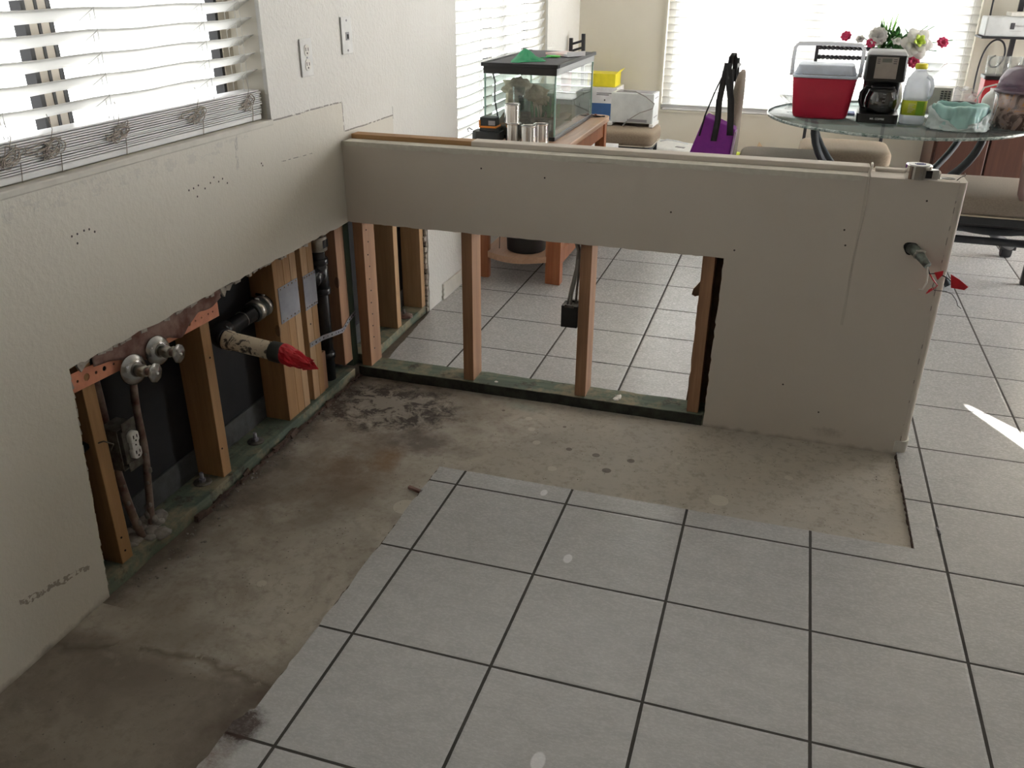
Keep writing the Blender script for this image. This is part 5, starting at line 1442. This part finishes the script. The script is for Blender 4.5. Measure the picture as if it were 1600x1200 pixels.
for i in range(46):
    a = rnd.uniform(0, 2 * PI); e = rnd.uniform(-.1, 1.3)
    leafm(m, (cx + rnd.uniform(-.07, .11), cy + rnd.uniform(-.03, .03), 1.0 + rnd.uniform(0, .07)), (math.cos(a) * math.cos(e), .6 * math.sin(a) * math.cos(e), math.sin(e) + .1), rnd.uniform(.05, .12), rnd.uniform(.008, .018))
for i in range(26):
    a = rnd.uniform(0, PI * 2)
    leafm(m, (1.80 + rnd.uniform(-.05, .06), cy - .02, 1.035 + rnd.uniform(0, .035)), (math.cos(a) * .7, -.3, rnd.uniform(.5, 1.2)), rnd.uniform(.06, .11), rnd.uniform(.007, .013))
for i in range(12):
    leafm(ml, (1.80 + rnd.uniform(-.02, .02), cy, 1.03 + rnd.uniform(0, .03)), (rnd.uniform(-.35, .35), rnd.uniform(-.2, .2), 1), rnd.uniform(.08, .15), rnd.uniform(.005, .010), 0)
build('leaves', m, 'leaf', t, solid=.0008); build('light_leaves', ml, 'leaf_light', t, solid=.0008)
m = MB()
for (x, z) in ((1.62, 1.05), (1.72, 1.06), (1.76, 1.10), (1.86, 1.05), (1.93, 1.04), (2.03, 1.03), (2.09, 1.08), (1.80, 1.12), (1.97, 1.14), (2.0, 1.14)):
    m.tube([(1.855, 2.22, GZ + .16), ((x + 1.86) / 2, 2.21, (z + .98) / 2 + .03), (x, 2.19, z)], .0022, 5)
build('stems', m, 'leaf', t)
def bloom(c, R, n, mat, lab=None, tilt=(0, -1, .4), cup=.4, w=.45, seed=0):
    m = MB(); c = Vector(c); ax = Vector(tilt).normalized(); q = Vector((0, 0, 1)).rotation_difference(ax); r_ = random.Random(seed)
    for L in range(2 if n > 5 else 1):
        for i in range(n):
            a = 2 * PI * i / n + L * .4; k = R * (1 - .3 * L)
            vs = []
            for j in range(6):
                f = j / 5; ww = k * w * math.sin(PI * (f * .9 + .06)) ** .8
                rad = Vector((math.cos(a), math.sin(a), 0)); tn = Vector((-math.sin(a), math.cos(a), 0))
                z = k * (cup + L * .3) * (math.sin(f * PI * .6))
                p = rad * k * f + Vector((0, 0, z + r_.uniform(-.02, .02) * k))
                vs += [c + q @ (p - tn * ww), c + q @ (p + Vector((0, 0, -.1 * ww))), c + q @ (p + tn * ww)]
            m.add(vs, [z_ for j in range(5) for z_ in ((j * 3, j * 3 + 1, j * 3 + 4, j * 3 + 3), (j * 3 + 1, j * 3 + 2, j * 3 + 5, j * 3 + 4))], True)
    return build('bloom', m, mat, t, solid=.0006, label=lab)
bloom((1.755, 2.17, 1.085), .045, 12, 'petal_white', 'white ruffled bloom', seed=1)
bloom((1.728, 2.15, 1.058), .024, 9, 'petal_pink', 'pink bloom', seed=2)
bloom((1.614, 2.19, 1.082), .026, 8, 'petal_pink', 'pink bloom at far left', (-.3, -1, .5), seed=3)
bloom((1.92, 2.12, 1.055), .075, 6, 'petal_white', 'large white lily', (.1, -1, .3), .5, .42, 4)
bloom((1.925, 2.085, 1.075), .030, 5, 'petal_lime', 'lime throat of the lily', (.4, -1, .3), .9, .4, 5)
bloom((2.045, 2.18, 1.065), .028, 8, 'petal_pink', 'pink bloom at right', (.2, -1, .6), seed=6)
bloom((1.925, 2.10, .985), .030, 9, 'petal_pink', 'dark pink bloom above the jug', (.2, -1, .2), seed=7)
bloom((1.84, 2.16, 1.065), .028, 6, 'petal_white', 'small white bud', (.3, -.8, 1), seed=8)
bloom((1.68, 2.20, 1.07), .022, 6, 'petal_white', 'small white bloom', (-.2, -1, .6), seed=9)

t = thing('martini_bowl', (2.02, 2.13, GZ + .001), 'clear conical glass bowl on a stem behind the jug', 'glass bowl')
build('bowl', MB().lathe([(.004, .165), (.062, .235), (.064, .24), (.060, .24), (.003, .168)], (2.02, 2.13, GZ + .002), 36, caps=(False, False)), 'clear_thin', t)
build('stem', MB().lathe([(.038, 0), (.038, .003), (.006, .010), (.005, .16), (.008, .168)], (2.02, 2.13, GZ + .002), 24), 'clear_thin', t)
t = thing('vented_box', (2.09, 2.19, GZ + .001), 'off-white vented plastic appliance behind the jug', 'appliance', rz=-.1)
build('housing', MB().slab([rrect(-.075, .052, -.045, .055, .012, 3)], 'z', .001, .125), 'beige_box', t, bevel=.006)
m = MB()
for i in range(6):
    for j in range(3): m.box(-.004 + j * .016, .008 + j * .016, -.0465, -.0445, .055 + i * .010, .061 + i * .010)
build('vent_slots', m, 'print_dark', t)
tag(build('dark_bowl', MB().lathe([(.045, 0), (.062, .03), (.066, .065), (.070, .068), (.066, .072), (.060, .066), (.055, .03), (0, .006)], (2.175, 2.04, GZ + .002), 36, caps=(True, False)), 'black_plastic'), 'small black-rimmed bowl behind the lined basin', 'bowl')
t = thing('white_appliance', (2.33, 2.13, GZ + .001), 'white rounded kitchen gadget with a looped cord beside the leaf-printed container', 'appliance')
build('body', MB().blob((2.305, 2.09, GZ + .070), .050, 3, .05, 2, (1.0, .9, 1.3)).box(2.29, 2.40, 2.06, 2.14, GZ + .002, GZ + .135), 'white_enamel', t)
build('cord', MB().tube([(2.24, 2.06, GZ + .04), (2.228, 2.05, GZ + .10), (2.245, 2.04, GZ + .145), (2.29, 2.04, GZ + .160), (2.35, 2.05, GZ + .165), (2.40, 2.06, GZ + .150)], .004, 8), 'ivory', t)
t = thing('glass_rack', (2.36, 2.25, GZ + .001), 'black tray of clear tumblers on a red box at the back right of the table', 'glasses')
build('red_box', MB().box(2.27, 2.45, 2.20, 2.32, GZ + .002, GZ + .165), 'red_plastic', t, bevel=.004)
build('tray', MB().slab([rrect(2.265, 2.47, 2.19, 2.33, .02, 3)], 'z', GZ + .166, GZ + .182), 'black_plastic', t, bevel=.003)
for i in range(4):
    build('tumbler', MB().lathe([(.024, 0), (.027, .085), (.0255, .085), (.022, .003)], (2.293 + i * .047, 2.25 - (i % 2) * .015, GZ + .183), 24, caps=(True, False)), 'clear_thin', t)
tag(build('crumpled_bag', MB().blob((2.19, 2.30, GZ + .060), .055, 3, .6, 4, (1.5, .8, .9), 3), 'clear'), 'crumpled clear bag of brown bits behind the dark bowl', 'bag')
tag(build('crystal_dish', MB().lathe([(.03, 0), (.034, .004), (.020, .02), (.060, .060), (.066, .075), (.060, .075), (.0, .022)], (1.405, 2.08, GZ + .002), 30, caps=(True, False), wob=lambda a, z: 1 + .05 * math.cos(12 * a)), 'clear_thin'), 'cut-glass dish behind the left side of the red cooler', 'dish')
tag(build('paper_pad', MB().box(1.65, 1.70, 1.98, 2.06, GZ + .002, GZ + .010), simple('blue_paper', (.18, .28, .55), .6)), 'blue paper scrap between cooler and coffee maker', 'paper')

# ================================================================== BAG ON THE CHAIR
t = thing('tote_bag', (1.06, 1.72, .5), 'purple tote bag with black straps hooked over the chair back', 'bag')
B0 = [(.940, 1.66, .500), (1.150, 1.67, .500), (1.150, 1.715, .500), (.95, 1.71, .500)]
B1 = [(1.020, 1.66, .752), (1.166, 1.66, .700), (1.172, 1.715, .705), (1.035, 1.715, .762)]
build('bag_body', MB().hexa(B0, B1), 'purple', t, bevel=.006)
build('lining', MB().hexa([(1.151, 1.668, .505), (1.157, 1.668, .505), (1.157, 1.712, .505), (1.151, 1.712, .505)], [(1.166, 1.662, .685), (1.174, 1.662, .685), (1.176, 1.712, .69), (1.170, 1.712, .69)]), 'lilac', t)
def strap_(pts, w, m=None, wd=(1, 0, 0)):
    m = m or MB(); pts = [Vector(p) for p in pts]; wd = Vector(wd)
    vs = []
    for p in pts: vs += [p - wd * w / 2, p + wd * w / 2]
    return m.add(vs, [(2 * i, 2 * i + 1, 2 * i + 3, 2 * i + 2) for i in range(len(pts) - 1)], True)
build('strap', strap_([(1.074, 1.655, .640), (1.084, 1.652, .735), (1.080, 1.66, .82), (1.088, 1.675, .90), (1.098, 1.70, .985)], .028), 'strap', t, solid=.002)
build('strap', strap_([(1.146, 1.655, .670), (1.142, 1.652, .74), (1.132, 1.66, .83), (1.112, 1.675, .91), (1.102, 1.70, .985)], .030), 'strap', t, solid=.002)
build('strap', strap_([(1.006, 1.655, .66), (1.022, 1.655, .752), (1.056, 1.66, .86), (1.094, 1.69, .96)], .007), 'strap', t, solid=.002)
build('strap', strap_([(1.106, 1.715, .955), (1.110, 1.72, 1.01), (1.120, 1.74, 1.026), (1.128, 1.75, .99), (1.128, 1.752, .90)], .022), 'strap', t, solid=.002)

# ================================================================== CORNER CLUTTER
t = thing('heater', (.49, 2.80, .521), 'white panel heater box with a trailing grey cord standing on the corner chair', 'heater', rz=-.03)
build('housing', MB().box(-.125, .135, -.085, .085, .018, .190), 'white_enamel', t, bevel=.005)
build('foot', MB().box(.118, .142, -.105, .09, .001, .02), 'white_plastic', t, bevel=.003); build('foot', MB().box(-.135, -.11, -.105, .09, .001, .02), 'white_plastic', t, bevel=.003)
build('top_grille', MB().box(-.10, .12, -.06, .06, .1895, .1925), 'print_grey', t)
build('bottom_vent', MB().box(-.02, .10, -.0862, -.0848, .026, .042), 'print_grey', t)
build('side_slots', MB().box(.1345, .1362, -.05, .05, .05, .056).box(.1345, .1362, -.05, .05, .16, .166), 'print_grey', t)
build('cord', MB().tube([(-.06, -.03, .196), (.02, -.08, .20), (.09, -.10, .175), (.142, -.11, .14), (.135, -.115, .112), (.06, -.112, .085), (0, -.11, .045), (-.04, -.13, .006)], .0035, 8), 'grey_cable', t)
t = thing('printed_box', (.24, 3.14, .0), 'grey and blue printed carton behind the corner chair', 'box')
build('carton_body', MB().box(.17, .33, 3.06, 3.30, .001, .695), 'whitecard', t, bevel=.003)
build('blue_band', MB().box(.172, .328, 3.0585, 3.0605, .50, .60), 'bluecard', t)
build('grey_print', MB().box(.20, .30, 3.0585, 3.0605, .66, .664).box(.20, .28, 3.0585, 3.0605, .65, .654).box(.25, .258, 3.0585, 3.0605, .615, .625), 'print_dark', t)
t = thing('open_carton', (.23, 3.16, .696), 'bright yellow open carton on top of the printed box', 'box')
build('carton_body', MB().box(.13, .31, 3.09, 3.27, .697, .775), 'yellowcard', t)
m = MB().add([(.312, 3.09, .775), (.312, 3.27, .775), (.335, 3.27, .80), (.335, 3.12, .80)], [(0, 1, 2, 3)])
build('flap', m, 'yellowcard', t, solid=.002)
build('grey_print', MB().box(.145, .165, 3.0885, 3.0905, .705, .725), 'print_grey', t)
t = thing('shoe_box', (.38, 2.30, .3), 'small white carton behind the far leg of the tank table', 'box')
t.location = (.39, 2.38, .375); ROOT[t.name] = Vector(t.location)
build('carton_body', MB().box(.31, .47, 2.32, 2.44, .375, .455), 'whitecard', t, bevel=.002); 
ROOT['x'] = 0
build('lid', MB().box(.305, .475, 2.315, 2.445, .435, .462), 'whitecard', t, bevel=.002)
tag(build('storage_tub', MB().slab([rrect(.28, .50, 2.26, 2.48, .03, 3)], 'z', .001, .373), 'iron_gray', bevel=.004), 'dark tub under the small white carton', 'tub')
# white appliance lying low by the back wall
t = thing('printer', (.70, 3.10, .27), 'white plastic printer-like machine lying low by the back wall left of the purple bag', 'machine', rz=-.25)
build('shell', MB().hexa([(-.19, -.13, .0), (.19, -.13, 0), (.19, .13, 0), (-.19, .13, 0)], [(-.16, -.10, .085), (.17, -.10, .075), (.16, .11, .095), (-.15, .11, .105)]), 'white_plastic', t, bevel=.018, seg=3)
build('seam', MB().box(-.192, .192, -.1325, -.128, .032, .036), 'print_grey', t)
build('label_plate', MB().obox((.07, -.02, .085), (.06, .04, .003), (-.0, .03, 0)), 'print_grey', t)
build('cord', MB().tube([(-.08, .0, .105), (-.02, -.03, .125), (.05, .0, .115), (.10, .02, .10)], .004, 8), 'handle_white', t)
tag(build('cardboard_box', MB().box(.50, .94, 2.93, 3.30, .001, .269), 'cardboard', bevel=.003), 'brown cardboard box under the white machine by the back wall', 'box')
tag(build('cardboard_box', MB().box(1.02, 1.42, 2.98, 3.28, .001, .30), 'cardboard', bevel=.003), 'open cardboard box of odds and ends under the window, behind the purple bag', 'box')
tag(build('folded_card', MB().add([(1.20, 3.06, .30), (1.34, 3.02, .305), (1.24, 3.16, .40)], [(0, 1, 2)]), 'cardboard', solid=.003), 'brown paper flap standing up behind the front chair', 'paper')
tag(build('paper_ball', MB().blob((1.12, 3.05, .325), .028, 2, .5, 4, (1, .8, .9), 1), 'lime'), 'yellow-green crumpled bit on the cardboard box', 'crumpled bit')
tag(build('paper_ball', MB().blob((1.18, 3.04, .322), .028, 2, .5, 4, (1.3, .8, .7), 6), 'ivory'), 'cream crumpled bit on the cardboard box', 'crumpled bit')

# cabinet and baker's rack
t = thing('wooden_cabinet', (2.6, 3.1, 0), 'low reddish-brown wooden cabinet under the iron rack', 'cabinet')
build('carcass', MB().box(2.21, 3.05, 2.92, 3.33, .001, .62), 'cab_wood', t, bevel=.004)
for (a, b) in ((2.225, 2.49), (2.50, 2.765), (2.775, 3.035)): build('door', MB().box(a, b, 2.905, 2.92, .05, .60), 'cab_wood', t, bevel=.004)
t = thing('bakers_rack', (2.65, 3.2, .62), 'black scrolled iron rack with a wire shelf standing against the back wall', 'rack')
for x in (2.555, 2.64, 2.95): build('upright', MB().box(x - (.013 if x < 2.6 else .006), x + (.013 if x < 2.6 else .006), 3.25, 3.27, .621, 1.75), 'iron', t)
def scroll(cx, z, s=1.0):
    pts = [(cx - .075 * s, 3.22, z - .30 * s), (cx - .078 * s, 3.22, z - .18 * s), (cx - .070 * s, 3.22, z - .08 * s), (cx - .045 * s, 3.22, z - .02 * s), (cx - .01 * s, 3.22, z), (cx + .025 * s, 3.22, z - .015 * s), (cx + .045 * s, 3.22, z - .06 * s), (cx + .045 * s, 3.22, z - .11 * s), (cx + .02 * s, 3.22, z - .15 * s), (cx - .01 * s, 3.22, z - .155 * s), (cx - .028 * s, 3.22, z - .13 * s), (cx - .022 * s, 3.22, z - .10 * s), (cx + .002 * s, 3.22, z - .09 * s)]
    p = [Vector(q) for q in pts]; out = []
    for i in range(len(p) - 1):
        for k in range(4): out.append(p[i].lerp(p[i + 1], k / 4))
    out.append(p[-1])
    for _ in range(4): out = [out[0]] + [(out[i - 1] + out[i] * 2 + out[i + 1]) / 4 for i in range(1, len(out) - 1)] + [out[-1]]
    return MB().tube(out, .0052, 8)
build('scroll', scroll(2.478, 1.035), 'iron', t)
build('scroll', scroll(2.478, 1.42, 1.0), 'iron', t)
build('scroll', scroll(2.80, 1.035), 'iron', t)
build('shelf', MB().box(2.355, 3.0, 3.05, 3.28, 1.043, 1.052), 'iron', t)
t = thing('boxed_set', (2.55, 3.15, 1.053), 'pale grey carton with a black square logo on the iron rack shelf', 'box')
build('carton_body', MB().box(2.365, 2.90, 3.06, 3.24, 1.0535, 1.155), simple('pale_grey_carton', (.62, .65, .66), .35), t, bevel=.008)
build('logo_square', MB().box(2.488, 2.508, 3.0585, 3.0605, 1.093, 1.125), 'print_dark', t)
m4 = Matrix.Translation((2.532, 3.0590, 1.110)) @ Matrix.Rotation(PI / 2, 4, 'X')
build('logo_lettering', text_mb('Home', .017, m4), 'print_grey', t)
build('small_print', MB().box(2.488, 2.545, 3.0588, 3.0605, 1.083, 1.0845), 'print_grey', t)
m4 = Matrix.Translation((2.498, 3.0580, 1.109)) @ Matrix.Rotation(PI / 2, 4, 'X')
tag(build('cream_tray', MB().box(2.48, 2.85, 3.08, 3.22, 1.156, 1.178), 'ivory', bevel=.004), 'cream tray lying on the pale grey carton of the rack', 'tray')
